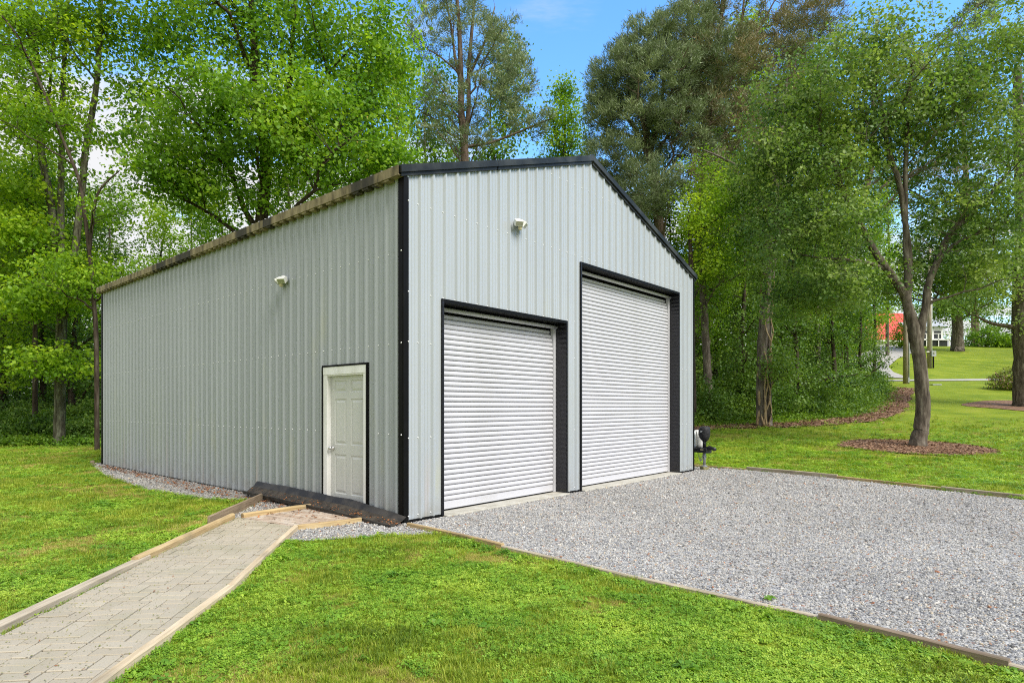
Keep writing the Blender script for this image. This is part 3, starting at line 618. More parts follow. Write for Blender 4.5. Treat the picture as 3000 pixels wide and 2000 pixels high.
LEFT = [(-3.31, 2.2), (-3.43, 4.09), (-3.615, 6.09), (-3.775, 8.42)]; RIGHT = [(-2.735, 7.8), (-2.40, 5.3), (-2.31, 3.9), (-2.245, 2.2)]
def pav(me_list, lx, ly, rot, frame, lines, parent, w=0.209, l=0.0985):
    global count
    ox, oy, a_ = frame; x = ox + lx * math.cos(a_) - ly * math.sin(a_); y = oy + lx * math.sin(a_) + ly * math.cos(a_); A = a_ + rot
    rc = [(x + p * math.cos(A) - q * math.sin(A), y + p * math.sin(A) + q * math.cos(A)) for p, q in ((-w / 2, -l / 2), (w / 2, -l / 2), (w / 2, l / 2), (-w / 2, l / 2))]
    full = area(rc); c = rc
    for a, b in lines(x, y): c = clip(c, a, b) if len(c) > 2 else c
    if len(c) < 3 or area(c) < 0.12 * full: return
    z = 0.036 + random.gauss(0, 0.002)
    if area(c) > 0.995 * full:
        o = ob('paver', random.choice(me_list), parent); o.location = (x, y, z); o.rotation_euler = (random.gauss(0, 0.008), random.gauss(0, 0.008), A + random.gauss(0, 0.008))
    else:
        n = len(c); vs = [(p[0] - x, p[1] - y, 0) for p in c] + [(p[0] - x, p[1] - y, -0.02) for p in c]
        o = ob('paver', mesh_np('paver_cut', vs, [tuple(range(n))] + [(i, n + i, n + (i + 1) % n, (i + 1) % n) for i in range(n)], (me_list[0].materials[0],)), parent); o.location = (x, y, z)
    count += 1
def path_lines(x, y):
    out_ = []
    L = [k for k in range(3) if LEFT[k][1] <= y <= LEFT[k + 1][1] + 0.01] or [2 if y > 8 else 0]; k = L[0]; out_.append((LEFT[k + 1], LEFT[k]))
    Rr = [k for k in range(3) if RIGHT[k + 1][1] <= y <= RIGHT[k][1]] or [0 if y > 7 else 2]; k = Rr[0]; out_.append((RIGHT[k + 1], RIGHT[k])) 
    out_[0] = (LEFT[L[0] + 1], LEFT[L[0]]); out_.append(((-2.70, 7.73), (-3.74, 8.43))); return out_
def spur_lines(x, y): return [((-3.74, 8.435), (-2.70, 7.735)), ((-2.68, 7.76), (-2.02, 8.27)), ((-2.02, 8.27), (-2.25, 8.95)), ((-2.9, 9.35), (-3.70, 8.42))]
fr = (-2.9, 2.4, ang)
for r in range(0, 30):
    for c in range(-6, 7):
        x0 = c * 0.327 ; y0 = r * 0.219
        if r % 2 == 0: sgl, pr_ = x0 + 0.0545, x0 + 0.218
        else: sgl, pr_ = x0 + 0.2725, x0 + 0.109
        pav(ps, sgl, y0 + 0.1095, math.pi / 2, fr, path_lines, path)
        pav(ps, pr_, y0 + 0.055, 0, fr, path_lines, path); pav(ps, pr_, y0 + 0.164, 0, fr, path_lines, path)
PB = [(-3.66, 8.44), (-3.02, 9.20), (-2.45, 8.9), (-2.06, 8.30), (-2.70, 7.76)]
pk = [paver_mesh(0.209, 0.098, M['paver_pink'])]
fr = (-3.66, 8.40, math.atan2(-0.75, 1.1) + 0.0)
for r in range(-12, 16):
    for c in range(-8, 12): pav(pk, c * 0.22 + (r % 2) * 0.11, r * 0.108, 0, fr, spur_lines, path)
litter('fallen_leaf_scrap', [(random.uniform(-3.7, -2.3), random.uniform(2.6, 8.4), 0.045) for _ in range(110)], 0.013, 'small brown leaf scraps lying on the brick path')
P_ = []
for _ in range(2600):
    y = random.uniform(2.7, 8.4); w_ = random.random() ** (2.2 if y > 5 else 1.6) * 1.15; xl = float(np.interp(y, [2.2, 4.09, 6.09, 8.42], [-3.31, -3.43, -3.615, -3.775])); x = xl + w_
    if x < float(np.interp(y, [2.2, 3.9, 5.3, 7.8], [-2.245, -2.31, -2.40, -2.735])): P_.append((x, y, 0.041))
litter('grass_clipping', P_, 0.0075, 'dry grass clippings and moss on the brick path', m=mat('clipping', (0.22, 0.22, 0.07), 0.9, 0.1, noise=(6, 2, [(0.35, (0.12, 0.14, 0.04)), (0.65, (0.32, 0.29, 0.12))], (1, 1, 1)), coord='World'))
P_ = []
for _ in range(1500):
    v_ = random.uniform(0.3, 12.0); o_ = random.uniform(0.1, 0.25 + 0.6 * (1 - v_ / 13)); q = uv(-o_, v_); P_.append((q.x, q.y, 0.034))
for _ in range(90): P_.append((random.uniform(-3.7, -2.2), random.uniform(8.2, 9.2), 0.05))
litter('dry_leaf_litter', P_, 0.030, 'brown dry leaves lying on the gravel along the wall')

# ------------------------------------------------------------------ scattered ground cover by geometry nodes
def source(name, me): return bpy.data.objects.new(name, me)
def scatter(name, P, rot, scl, idx, sources, label, kind='stuff', tilt=None):
    me = bpy.data.meshes.new(name); n = len(P); me.vertices.add(n); me.vertices.foreach_set('co', np.asarray(P, np.float32).ravel())
    R3 = np.zeros((n, 3), np.float32); R3[:, 2] = rot
    if tilt is not None: R3[:, :2] = tilt
    a = me.attributes.new('rot', 'FLOAT_VECTOR', 'POINT'); a.data.foreach_set('vector', R3.ravel())
    a = me.attributes.new('scl', 'FLOAT', 'POINT'); a.data.foreach_set('value', np.asarray(scl, np.float32))
    a = me.attributes.new('idx', 'INT', 'POINT'); a.data.foreach_set('value', np.asarray(idx, np.int32))
    o = ob(name, me, label=label, kind=kind)
    g = bpy.data.node_groups.new(name, 'GeometryNodeTree'); g.interface.new_socket('Geometry', in_out='INPUT', socket_type='NodeSocketGeometry'); g.interface.new_socket('Geometry', in_out='OUTPUT', socket_type='NodeSocketGeometry')
    gi = g.nodes.new('NodeGroupInput'); go = g.nodes.new('NodeGroupOutput'); iop = g.nodes.new('GeometryNodeInstanceOnPoints'); jn = g.nodes.new('GeometryNodeGeometryToInstance')
    for s in sources[::-1]:
        oi = g.nodes.new('GeometryNodeObjectInfo'); oi.inputs[0].default_value = s; oi.inputs['As Instance'].default_value = True; g.links.new(oi.outputs['Geometry'], jn.inputs[0])
    # objects come as instances already, so join them instead of wrapping
    j = g.nodes.new('GeometryNodeJoinGeometry')
    for nd in [x for x in g.nodes if x.bl_idname == 'GeometryNodeObjectInfo']: g.links.new(nd.outputs['Geometry'], j.inputs[0])
    g.nodes.remove(jn)
    def att(nm, ty):
        q = g.nodes.new('GeometryNodeInputNamedAttribute'); q.data_type = ty; q.inputs[0].default_value = nm; return q.outputs['Attribute']
    g.links.new(gi.outputs[0], iop.inputs['Points']); g.links.new(j.outputs[0], iop.inputs['Instance']); iop.inputs['Pick Instance'].default_value = True
    g.links.new(att('idx', 'INT'), iop.inputs['Instance Index']); g.links.new(att('scl', 'FLOAT'), iop.inputs['Scale'])
    er = g.nodes.new('FunctionNodeEulerToRotation'); g.links.new(att('rot', 'FLOAT_VECTOR'), er.inputs[0]); g.links.new(er.outputs[0], iop.inputs['Rotation'])
    g.links.new(iop.outputs[0], go.inputs[0])
    o.modifiers.new('scatter', 'NODES').node_group = g; return o
def blades(n, h, w, spread, m, lean=0.5, name='blades'):
    V_, F_, T_ = [], [], []
    for i in range(n):
        a = random.uniform(0, 6.28); r = spread * math.sqrt(random.random()); x, y = r * math.cos(a), r * math.sin(a)
        b_ = random.uniform(0, 6.28); hh = h * random.uniform(0.45, 1.15); ln = random.uniform(0.1, lean) * hh; ww = w * random.uniform(0.7, 1.2)
        dx, dy = math.cos(b_), math.sin(b_); k = len(V_); cxx, cyy = -dy * ww, dx * ww
        V_ += [(x - cxx, y - cyy, -0.01), (x + cxx, y + cyy, -0.01), (x + dx * ln * 0.4 + cxx * 0.8, y + dy * ln * 0.4 + cyy * 0.8, hh * 0.6), (x + dx * ln * 0.4 - cxx * 0.8, y + dy * ln * 0.4 - cyy * 0.8, hh * 0.6), (x + dx * ln * 1.5, y + dy * ln * 1.5, hh)]
        F_ += [(k, k + 1, k + 2, k + 3), (k + 3, k + 2, k + 4)]; t = random.random(); T_ += [t, t]
    return mesh_np(name, V_, F_, (m,), tint=T_)
def clover(n, h, r0, spread, m, name='clover'):
    V_, F_, T_ = [], [], []
    for i in range(n):
        a = random.uniform(0, 6.28); r = spread * math.sqrt(random.random()); x, y = r * math.cos(a), r * math.sin(a); z = h * random.uniform(0.35, 1.0)
        tx, ty = random.gauss(0, 0.3), random.gauss(0, 0.3); s = r0 * random.uniform(0.6, 1.25); ph = random.uniform(0, 6.28); t = random.random()
        for q in range(3):
            aa = ph + q * 2.094; k = len(V_)
            for (rr, da) in ((0.05, 0), (0.75, -0.55), (1.1, -0.18), (1.1, 0.18), (0.75, 0.55)):
                px_, py_ = s * rr * math.cos(aa + da), s * rr * math.sin(aa + da); V_.append((x + px_, y + py_, z + px_ * tx + py_ * ty + rr * s * 0.15))
            F_.append((k, k + 1, k + 2, k + 3, k + 4)); T_.append(t)
    return mesh_np(name, V_, F_, (m,), tint=T_)
src = [source('tuft_a', blades(22, 0.042, 0.0019, 0.045, M['grass'])), source('tuft_b', blades(22, 0.032, 0.0019, 0.05, M['grass'], 1.0)), source('tuft_c', blades(16, 0.055, 0.0021, 0.035, M['grass'], 0.7)),
       source('clover_a', clover(13, 0.032, 0.0100, 0.05, M['clover'])), source('clover_b', clover(9, 0.026, 0.0130, 0.05, M['clover'])),
       source('dry_a', blades(26, 0.022, 0.0016, 0.05, M['dry'], 1.3)), source('weed_a', clover(6, 0.035, 0.026, 0.05, M['clover']))]
def vnoise(x, y, s, seed):
    """cheap smooth value noise"""
    r = np.random.default_rng(seed).random((64, 64)); x = x / s; y = y / s; xi = np.floor(x).astype(int); yi = np.floor(y).astype(int); fx = x - xi; fy = y - yi; fx = fx * fx * (3 - 2 * fx); fy = fy * fy * (3 - 2 * fy)
    g_ = lambda i, j: r[i % 64, j % 64]
    return (g_(xi, yi) * (1 - fx) + g_(xi + 1, yi) * fx) * (1 - fy) + (g_(xi, yi + 1) * (1 - fx) + g_(xi + 1, yi + 1) * fx) * fy
def field(d0, d1, dens):
    """points in the wedge the lens can see (with a margin), density per square metre falling with distance"""
    ds = np.linspace(d0, d1, 200); w = ds * 1.9 * dens(ds); tot = np.trapz(w, ds); n = int(tot); D = rng.choice(ds, n, p=w / w.sum()) + rng.uniform(0, (d1 - d0) / 199, n)
    X = D * rng.uniform(-0.93, 0.93, n); return X, D
MULCH_C = (12.95, 19.7)
def lawn_mask(x, y):
    k = ~(inpoly(DRIVE, x, y) | inpoly(SIDE, x, y) | inpoly(PATH, x, y) | inpoly(BASE, x, y))
    k &= ((x - MULCH_C[0]) / 2.15) ** 2 + ((y - MULCH_C[1]) / 2.0) ** 2 > 1
    return k
X, D = field(3.0, 30, lambda d: 1150 * np.minimum(1, (4.2 / d)) ** 1.75)
k = lawn_mask(X, D) & (rng.random(len(X)) > np.clip((D - 17) / 13, 0, 0.97)); X, D = X[k], D[k]
cl = vnoise(X, D, 0.9, 1) * 0.5 + vnoise(X, D, 0.28, 2) * 0.35 + rng.random(len(X)) * 0.3
dr = vnoise(X, D, 0.7, 5) * 0.5 + vnoise(X, D, 0.2, 6) * 0.3 + rng.random(len(X)) * 0.25
idx = rng.integers(0, 3, len(X)); idx[cl > 0.53] = 3; idx[cl > 0.66] = 4; idx[dr > 0.66] = 5
near_board = (np.abs(X + 2.3) < 0.25) & (D < 7.5); idx[near_board & (rng.random(len(X)) < 0.6)] = 3
wk = rng.random(len(X)) < 0.006; idx[wk] = 6
segs = [((-0.9, 7.38), (0.55, 5.92)), ((0.55, 5.92), (2.15, 4.35)), ((2.15, 4.35), (2.95, 3.50)), ((-2.18, 2.9), (-2.29, 5.1)), ((-2.29, 5.1), (-2.62, 7.4)), ((-3.50, 3.0), (-3.76, 6.1)), ((-3.76, 6.1), (-3.9, 7.9))]
ex = []
for (a_, b_) in segs:
    L_ = math.dist(a_, b_)
    for _ in range(int(L_ * 170)):
        t = random.random()
        if vnoise(np.array([t * L_ * 3 + a_[0] * 7]), np.array([a_[1]]), 1.0, 77)[0] < 0.35: continue
        sgn = -1 if a_[0] < -3 else 1
        if a_[0] > -1.0: o_ = (-abs(random.gauss(0, 0.07)), -abs(random.gauss(0, 0.07)))
        else: o_ = (sgn * abs(random.gauss(0, 0.07)), 0)
        ex.append((a_[0] + (b_[0] - a_[0]) * t + o_[0], a_[1] + (b_[1] - a_[1]) * t + o_[1]))
ex = np.array(ex); X = np.concatenate([X, ex[:, 0]]); D = np.concatenate([D, ex[:, 1]]); idx = np.concatenate([idx, rng.choice([2, 3, 3, 4, 4, 6], len(ex))])
scl = rng.uniform(0.7, 1.15, len(X)) * np.maximum(1, D / 5.0) ** 0.62
bare = (vnoise(X, D, 0.6, 9) + vnoise(X, D, 0.15, 10) * 0.5 < 0.28); kk = ~(bare & (rng.random(len(X)) < 0.55)) | (np.arange(len(X)) > len(X) - len(ex))
X, D, idx, scl = X[kk], D[kk], idx[kk], scl[kk]
scatter('grass', np.stack([X, D, terr(X, D)], 1), rng.uniform(0, 6.28, len(X)), scl, idx, src, 'short grass, clover and small weeds of the mown lawn')
NG = len(X)
def rock(seed, flat=0.6):
    rr = random.Random(seed); t = (1 + 5 ** 0.5) / 2
    vs = [(-1, t, 0), (1, t, 0), (-1, -t, 0), (1, -t, 0), (0, -1, t), (0, 1, t), (0, -1, -t), (0, 1, -t), (t, 0, -1), (t, 0, 1), (-t, 0, -1), (-t, 0, 1)]
    fs = [(0, 11, 5), (0, 5, 1), (0, 1, 7), (0, 7, 10), (0, 10, 11), (1, 5, 9), (5, 11, 4), (11, 10, 2), (10, 7, 6), (7, 1, 8), (3, 9, 4), (3, 4, 2), (3, 2, 6), (3, 6, 8), (3, 8, 9), (4, 9, 5), (2, 4, 11), (6, 2, 10), (8, 6, 7), (9, 8, 1)]
    sx, sy = rr.uniform(0.8, 1.3), rr.uniform(0.6, 0.9)
    return mesh_np('stone', [(x * 0.5 * sx * rr.uniform(0.7, 1.2), y * 0.5 * sy * rr.uniform(0.7, 1.2), z * 0.5 * flat * rr.uniform(0.7, 1.2)) for x, y, z in vs], fs, (M['stone'],))
rocks = [source('stone_' + 'abcde'[i], rock(i)) for i in range(5)]
X, D = field(2.9, 17.5, lambda d: 3600 * np.minimum(1, (4.2 / d)) ** 1.45)
k = (inpoly(DRIVE, X, D) | inpoly(SIDE, X, D)) & ~inpoly(BASE, X, D) & ~inpoly(PATH, X, D); X, D = X[k], D[k]; n = len(X)
s_ = 0.0080 * rng.lognormal(0, 0.35, n) * np.maximum(1, D / 6) ** 0.6; 
scatter('gravel', np.stack([X, D, 0.012 + s_ * 0.3 * rng.random(n)], 1), rng.uniform(0, 6.28, n), s_, rng.integers(0, 5, n), rocks, 'loose crushed stones of the drive and of the strip by the wall', tilt=rng.normal(0, 0.35, (n, 2)))
P_ = [(x, y, 0.035) for x, y in zip(rng.uniform(-1, 8, 420), rng.uniform(3.2, 15.5, 420)) if inpoly(DRIVE, x, y) and not inpoly(BASE, x, y)]
litter('leaf_scrap', P_, 0.018, 'brown leaf scraps scattered over the gravel drive')
# bigger weeds standing in the lawn by the boards
def weed(x, y, n, L_, label, grp='broad leaved weeds in the foreground lawn'):
    mb = MB()
    for i in range(n):
        a = 6.283 * i / n + random.uniform(-0.3, 0.3); l = L_ * random.uniform(0.7, 1.1); w = l * 0.22; dx, dy = math.cos(a), math.sin(a)
        mb.add([(0, 0, 0.01), (dx * l * .5 - dy * w, dy * l * .5 + dx * w, 0.045), (dx * l, dy * l, 0.03), (dx * l * .5 + dy * w, dy * l * .5 - dx * w, 0.04)], [(0, 3, 2, 1)])
    o = mb.ob('weed', M['clover'], label=label, cat='weed', group=grp); o.location = (x, y, 0); return o
weed(1.02, 3.62, 7, 0.10, 'dark green broad leaved weed at the bottom edge right of centre'); weed(-0.55, 4.35, 8, 0.09, 'broad leaved weed in the middle of the foreground lawn')
weed(-1.75, 7.18, 6, 0.10, 'bright green weed sprouting at the lawn edge beside the small gravel patch')
board_weed = weed(2.05, 4.9, 9, 0.07, 'pale green weed growing through the drive gravel near the browner board')

# ------------------------------------------------------------------ mulch, far drive, far path
def draped(name, poly, m, label, dz=0.02, n=22, kind='structure'):
    P = np.array(poly); x0, y0 = P.min(0); x1, y1 = P.max(0); c = P.mean(0)
    vs = [(*c, tz(*c) + dz)]; fs = []; K = len(poly)
    for r in range(1, 5):
        for p in poly: q = c + (np.array(p) - c) * r / 4; vs.append((q[0], q[1], tz(*q) + dz))
    for i in range(K): fs.append((0, 1 + i, 1 + (i + 1) % K))
    for r in range(3):
        for i in range(K): fs.append((1 + r * K + i, 1 + (r + 1) * K + i, 1 + (r + 1) * K + (i + 1) % K, 1 + r * K + (i + 1) % K))
    return ob(name, mesh_np(name, vs, fs, (m,)), label=label, kind=kind)
def ribbon(name, pts, w, m, label, dz=0.03, seg=6, wob=0.0):
    P = []
    for (a, b) in zip(pts[:-1], pts[1:]):
        for i in range(seg): P.append(Vector(a).lerp(Vector(b), i / seg))
    P.append(Vector(pts[-1])); vs = []; fs = []
    for i, p in enumerate(P):
        d = (P[min(i + 1, len(P) - 1)] - P[max(i - 1, 0)]).normalized(); nn = Vector((-d.y, d.x)); ww = w * (1 + wob * (0.5 * math.sin(i * 0.9) + 0.3 * math.sin(i * 2.3)))
        for k in range(5): q = p + nn * ww * (k / 4 - 0.5); vs.append((q.x, q.y, tz(q.x, q.y) + dz))
    for i in range(len(P) - 1):
        for k in range(4): fs.append((i * 5 + k, i * 5 + k + 1, i * 5 + k + 6, i * 5 + k + 5))
    return ob(name, mesh_np(name, vs, fs, (m,)), label=label, kind='structure')
ring = [(MULCH_C[0] + 2.2 * math.cos(t) * (1 + 0.05 * math.sin(5 * t)), MULCH_C[1] + 2.05 * math.sin(t) * (1 + 0.04 * math.cos(7 * t))) for t in [k * 6.283 / 40 for k in range(40)]]
draped('mulch_ring', ring, M['mulch'], 'ring of brown bark mulch round the foot of the forked maple', 0.035)
def chips(name, X, Y, size, label):
    n = len(X); P = np.stack([X, Y, terr(X, Y) + 0.05 + rng.random(n) * 0.02], 1); return litter(name, P, size, label, m=M['chip'])
M['chip'] = mat('bark_chip', (0.2, 0.1, 0.06), 0.9, 0.1, noise=(3.5, 2, [(0.3, (0.12, 0.065, 0.04)), (0.5, (0.28, 0.165, 0.10)), (0.7, (0.42, 0.28, 0.19))], (1, 1, 1)), coord='World')
t = rng.uniform(0, 6.283, 5200); r_ = np.sqrt(rng.random(5200)); chips('bark_chips', MULCH_C[0] + 2.2 * r_ * np.cos(t), MULCH_C[1] + 2.05 * r_ * np.sin(t), 0.045, 'loose bark chips on the mulch ring')
MEDGE = [(7.6, 26.0), (10.2, 26.6), (13.0, 27.2), (16.0, 28.7), (19.0, 31.6), (21.8, 35.2), (25.0, 39.8), (28.4, 44.6)]
ribbon('mulch_bed', MEDGE, 1.5, M['mulch'], 'band of brown pine straw along the edge of the woods', 0.04, seg=10, wob=0.25)
X_ = []; Y_ = []
for _ in range(11000):
    i = random.randrange(len(MEDGE) - 1); q = Vector(MEDGE[i]).lerp(Vector(MEDGE[i + 1]), random.random()); X_.append(q.x + random.gauss(0, 0.5)); Y_.append(q.y + random.gauss(0, 0.5))
chips('pine_straw', np.array(X_), np.array(Y_), 0.06, 'loose brown straw and leaves along the edge of the woods')
ring = [(30.2 + 4.0 * math.cos(t) * (1 + 0.1 * math.sin(5 * t)), 34.6 + 3.0 * math.sin(t)) for t in [k * 6.283 / 40 for k in range(40)]]
draped('bare_patch', ring, M['mulch'], 'bare brown patch of soil and straw round the large trunk on the right', 0.03)
ribbon('gravel_path', [(29, 54.5), (40, 55.2), (50, 56), (62, 57)], 1.4, M['asphalt'], 'thin grey track crossing the far lawn', 0.05)
ribbon('asphalt_lane', [(34.5, 57.0), (36.0, 62.0), (38.5, 67.0), (44.0, 74.0), (50, 80), (54, 86), (58, 93)], 4.4, M['asphalt'], 'grey lane climbing past the pole to the red roofed building', 0.06)

# ------------------------------------------------------------------ trees
def tube_arr(pts, rs, n):
    mb = MB(); mb.tube(pts, rs, n, cap=False); return mb
def smooth_path(pts, seg=4):
    """Catmull-Rom through (Vector, radius)"""
    P = [Vector(p[0]) for p in pts]; R = [p[1] for p in pts]; out_p = []; out_r = []
    for i in range(len(P) - 1):
        p0 = P[max(i - 1, 0)]; p1 = P[i]; p2 = P[i + 1]; p3 = P[min(i + 2, len(P) - 1)]
        for k in range(seg):
            t = k / seg; out_p.append(0.5 * ((2 * p1) + (p2 - p0) * t + (2 * p0 - 5 * p1 + 4 * p2 - p3) * t * t + (3 * p1 - p0 - 3 * p2 + p3) * t ** 3)); out_r.append(R[i] * (1 - t) + R[i + 1] * t)
    out_p.append(P[-1]); out_r.append(R[-1]); return out_p, out_r
def leaves_at(C, sig, per, size, upb=0.5, outc=None, star=False, dirs=None):
    """C (n,3) cluster centres; returns V, F, tint of the leaf quads"""
    n = len(C); m = n * per; base = np.repeat(C, per, 0)
    if star:
        d = rng.normal(0, 1, (m, 3)); d[:, 2] = np.abs(d[:, 2]) * 0.8 + 0.25; 
        if dirs is not None: d += np.repeat(dirs, per, 0) * 1.1
        d /= np.linalg.norm(d, axis=1)[:, None]; P = base + rng.normal(0, 1, (m, 3)) * sig
        s = rng.normal(0, 1, (m, 3)); s -= d * (s * d).sum(1)[:, None]; s /= np.linalg.norm(s, axis=1)[:, None]
        L_ = size * rng.uniform(0.6, 1.2, m)[:, None]; w = L_ * 0.085
        V_ = np.stack([P - s * w, P + s * w, P + d * L_], 1).reshape(-1, 3); F_ = np.arange(3 * m).reshape(m, 3)
    else:
        P = base + rng.normal(0, 1, (m, 3)) * sig
        nrm = rng.normal(0, 0.55, (m, 3)); nrm[:, 2] += upb
        if outc is not None: o_ = base - outc; o_ /= (np.linalg.norm(o_, axis=1)[:, None] + 1e-6); nrm += o_ * 0.35
        nrm /= np.linalg.norm(nrm, axis=1)[:, None]
        a = rng.normal(0, 1, (m, 3)); a -= nrm * (a * nrm).sum(1)[:, None]; a /= np.linalg.norm(a, axis=1)[:, None]; b_ = np.cross(nrm, a)
        s = size * (0.45 + 0.85 * rng.random(m) ** 0.8)[:, None] * 0.5
        V_ = np.stack([P - a * s, P - b_ * s * 0.72 + a * s * 0.1, P + a * s, P + b_ * s * 0.72 + a * s * 0.1], 1).reshape(-1, 3); F_ = np.arange(4 * m).reshape(m, 4)
    tint = np.clip(np.repeat(rng.random(n), per) * 0.45 + rng.random(m) * 0.55, 0, 1)
    return V_, F_, tint
class Skel:
    def __init__(s): s.P = []; s.R = []
    def add(s, pts, rs): s.P += [tuple(p) for p in pts]; s.R += list(rs)
def build_tree(name, label, cat, stems, blobs, leaf, size, per, sig, bark_m, group=None, star=False, limbs=14, subs=60, limb_r=0.35, droop=0.0, twigs=True, nside=9, upb=0.5, minz=None, low=None, shell=0.5, extra=None, only_limbs=False, rise=0.55):
    root = ob(name, None, label=label, cat=cat, group=group); base = Vector(stems[0][0][0]); root.location = base
    mb = MB(); sk = Skel()
    for st in stems:
        p, r = smooth_path(st, 5); lowz = -99 if low is None else low
        p = [q + Vector((random.gauss(0, 1), random.gauss(0, 1), 0)) * rr * 0.035 for q, rr in zip(p, r)]
        mb.tube(p, r, nside, cap=False); kp = [i for i in range(3, len(p)) if p[i].z > lowz]; sk.add([p[i] for i in kp], [r[i] for i in kp])
    C = []; outc = []
    for (c, R3, n) in blobs:
        d = rng.normal(0, 1, (n, 3)); d /= np.linalg.norm(d, axis=1)[:, None]; rr = rng.random(n) ** shell
        C.append(np.array(c) + d * rr[:, None] * np.array(R3)); outc.append(np.repeat(np.array(c)[None], n, 0))
    C = np.concatenate(C); outc = np.concatenate(outc)
    if minz is not None: k = C[:, 2] > minz; C, outc = C[k], outc[k]
    n = len(C); order = rng.permutation(n)
    def grow(ids, lvl):
        SP = np.array(sk.P); SR = np.array(sk.R); newp, newr = [], []
        for i in ids:
            c = C[i]; d = SP - c; dist = np.sqrt((d ** 2).sum(1)); horiz = np.sqrt(d[:, 0] ** 2 + d[:, 1] ** 2)
            cost = dist + 1.2 * np.maximum(0, d[:, 2] + horiz * rise * (1 if lvl < 2 else 0.5))
            j = int(np.argmin(cost)); a = Vector(SP[j]); b_ = Vector(c); L_ = (b_ - a).length
            if L_ < 0.05: continue
            r0 = min(SR[j] * (0.62, 0.55, 0.45)[lvl], L_ * (limb_r * 0.055, 0.022, 0.010)[lvl] + 0.006); r1 = max(0.004, r0 * 0.3)
            mid = a.lerp(b_, 0.5) + Vector((random.gauss(0, 0.07), random.gauss(0, 0.07), random.gauss(0.05, 0.05) - droop)) * L_
            k = (7, 5, 2)[lvl]; pts = []; rs = []
            for q in range(k + 1):
                t = q / k; w = a * (1 - t) ** 2 + mid * 2 * t * (1 - t) + b_ * t * t
                if 0 < q < k and lvl < 2: w += Vector((random.gauss(0, 1), random.gauss(0, 1), random.gauss(0, 1))) * L_ * 0.018
                pts.append(w); rs.append(r0 * (1 - t) + r1 * t)
            mb.tube(pts, rs, (6, 4, 3)[lvl], cap=False); newp += pts[1:]; newr += rs[1:]
        sk.add(newp, newr)
    # spread the main limbs: pick far-apart cluster centres
    pick = [int(order[0])]; dm = np.full(n, 1e9)
    for _ in range(min(limbs, n) - 1):
        dm = np.minimum(dm, ((C - C[pick[-1]]) ** 2).sum(1)); pick.append(int(np.argmax(dm * rng.uniform(0.5, 1, n))))
    grow(pick, 0); rest = [i for i in order if i not in set(pick)]
    grow(rest[:subs], 1)
    if twigs: grow(rest[subs:], 2)
    mb.v = [tuple(Vector(v_) - base) for v_ in mb.v]
    mb.ob('trunk', bark_m, root, smooth=True)
    keep = C if not only_limbs else C[:int(n * only_limbs)]
    oc = outc[:len(keep)]; dirs = (keep - oc) / (np.linalg.norm(keep - oc, axis=1)[:, None] + 1e-6)
    V_, F_, T_ = leaves_at(keep, np.array(sig), per, size, upb, np.repeat(oc, per, 0), star, dirs)
    ob('crown', mesh_np('crown', V_ - np.array(base), F_, (leaf,), tint=T_), root)
    if extra:
        m_, k, sz = extra; ii = rng.integers(0, len(keep), k); V_, F_, T_ = leaves_at(keep[ii], np.array(sig) * 1.1, 1, sz, 0.2)
        ob('blossom', mesh_np('blossom', V_ - np.array(base), F_, (m_,), tint=T_), root)
    return root
def B(px, py, D, rx, ry, rz, n): return (tuple(pt(px, py, D)), (rx / FP * D, rz, ry / FP * D), n)
def ST(D, *a):                    # a stem: (px, py, radius) triples, optional depth per point
    return [(pt(q[0], q[1], q[3] if len(q) > 3 else D), q[2]) for q in a]
def GST_(D, px, r, *a):           # stem rooted in the ground
    g0 = on_ground(px, D); return [(g0 - Vector((0, 0, 0.15)), r * 1.45), (g0 + Vector((0, 0, 0.25)), r * 1.08)] + ST(D, *a)

# --- left: three-stemmed tree
build_tree('hardwood_tree', 'tall tree with pale bark forking into three stems, left of the garage', 'tree',
    [GST_(24, 172, 0.19, (177, 1130, 0.195), (180, 950, 0.19), (182, 870, 0.18), (165, 720, 0.16), (148, 590, 0.145), (122, 450, 0.13), (115, 300, 0.12), (103, 130, 0.11), (85, -20, 0.10), (60, -250, 0.06)),
     ST(24, (181, 900, 0.18), (178, 780, 0.14), (178, 600, 0.12), (181, 430, 0.10), (187, 200, 0.08), (205, -100, 0.05)),
     ST(24, (186, 930, 0.17), (205, 840, 0.15), (224, 700, 0.135), (240, 560, 0.125), (252, 430, 0.115), (280, 270, 0.10), (292, 120, 0.09), (300, -120, 0.05)),
     ST(24, (125, 420, 0.06), (140, 330, 0.05), (150, 200, 0.045), (162, 60, 0.03))],
    [B(60, 90, 24, 190, 160, 3.0, 120), B(240, 60, 23.5, 190, 130, 2.6, 100), B(40, 330, 24, 130, 150, 2.6, 75), B(190, 330, 23.5, 120, 190, 2.0, 50), B(150, -250, 24, 330, 180, 4, 110), B(30, 540, 24, 150, 110, 2.5, 90), B(50, 680, 23, 120, 60, 1.4, 50), B(225, 780, 22.8, 100, 60, 1.2, 45), B(110, 880, 22.5, 120, 60, 1.4, 55), B(170, 1060, 22.8, 140, 60, 1.4, 40)],
    M['leaf_lime'], 0.15, 52, (0.40, 0.40, 0.10), M['bark_lichen'], limbs=20, subs=60, shell=0.6)
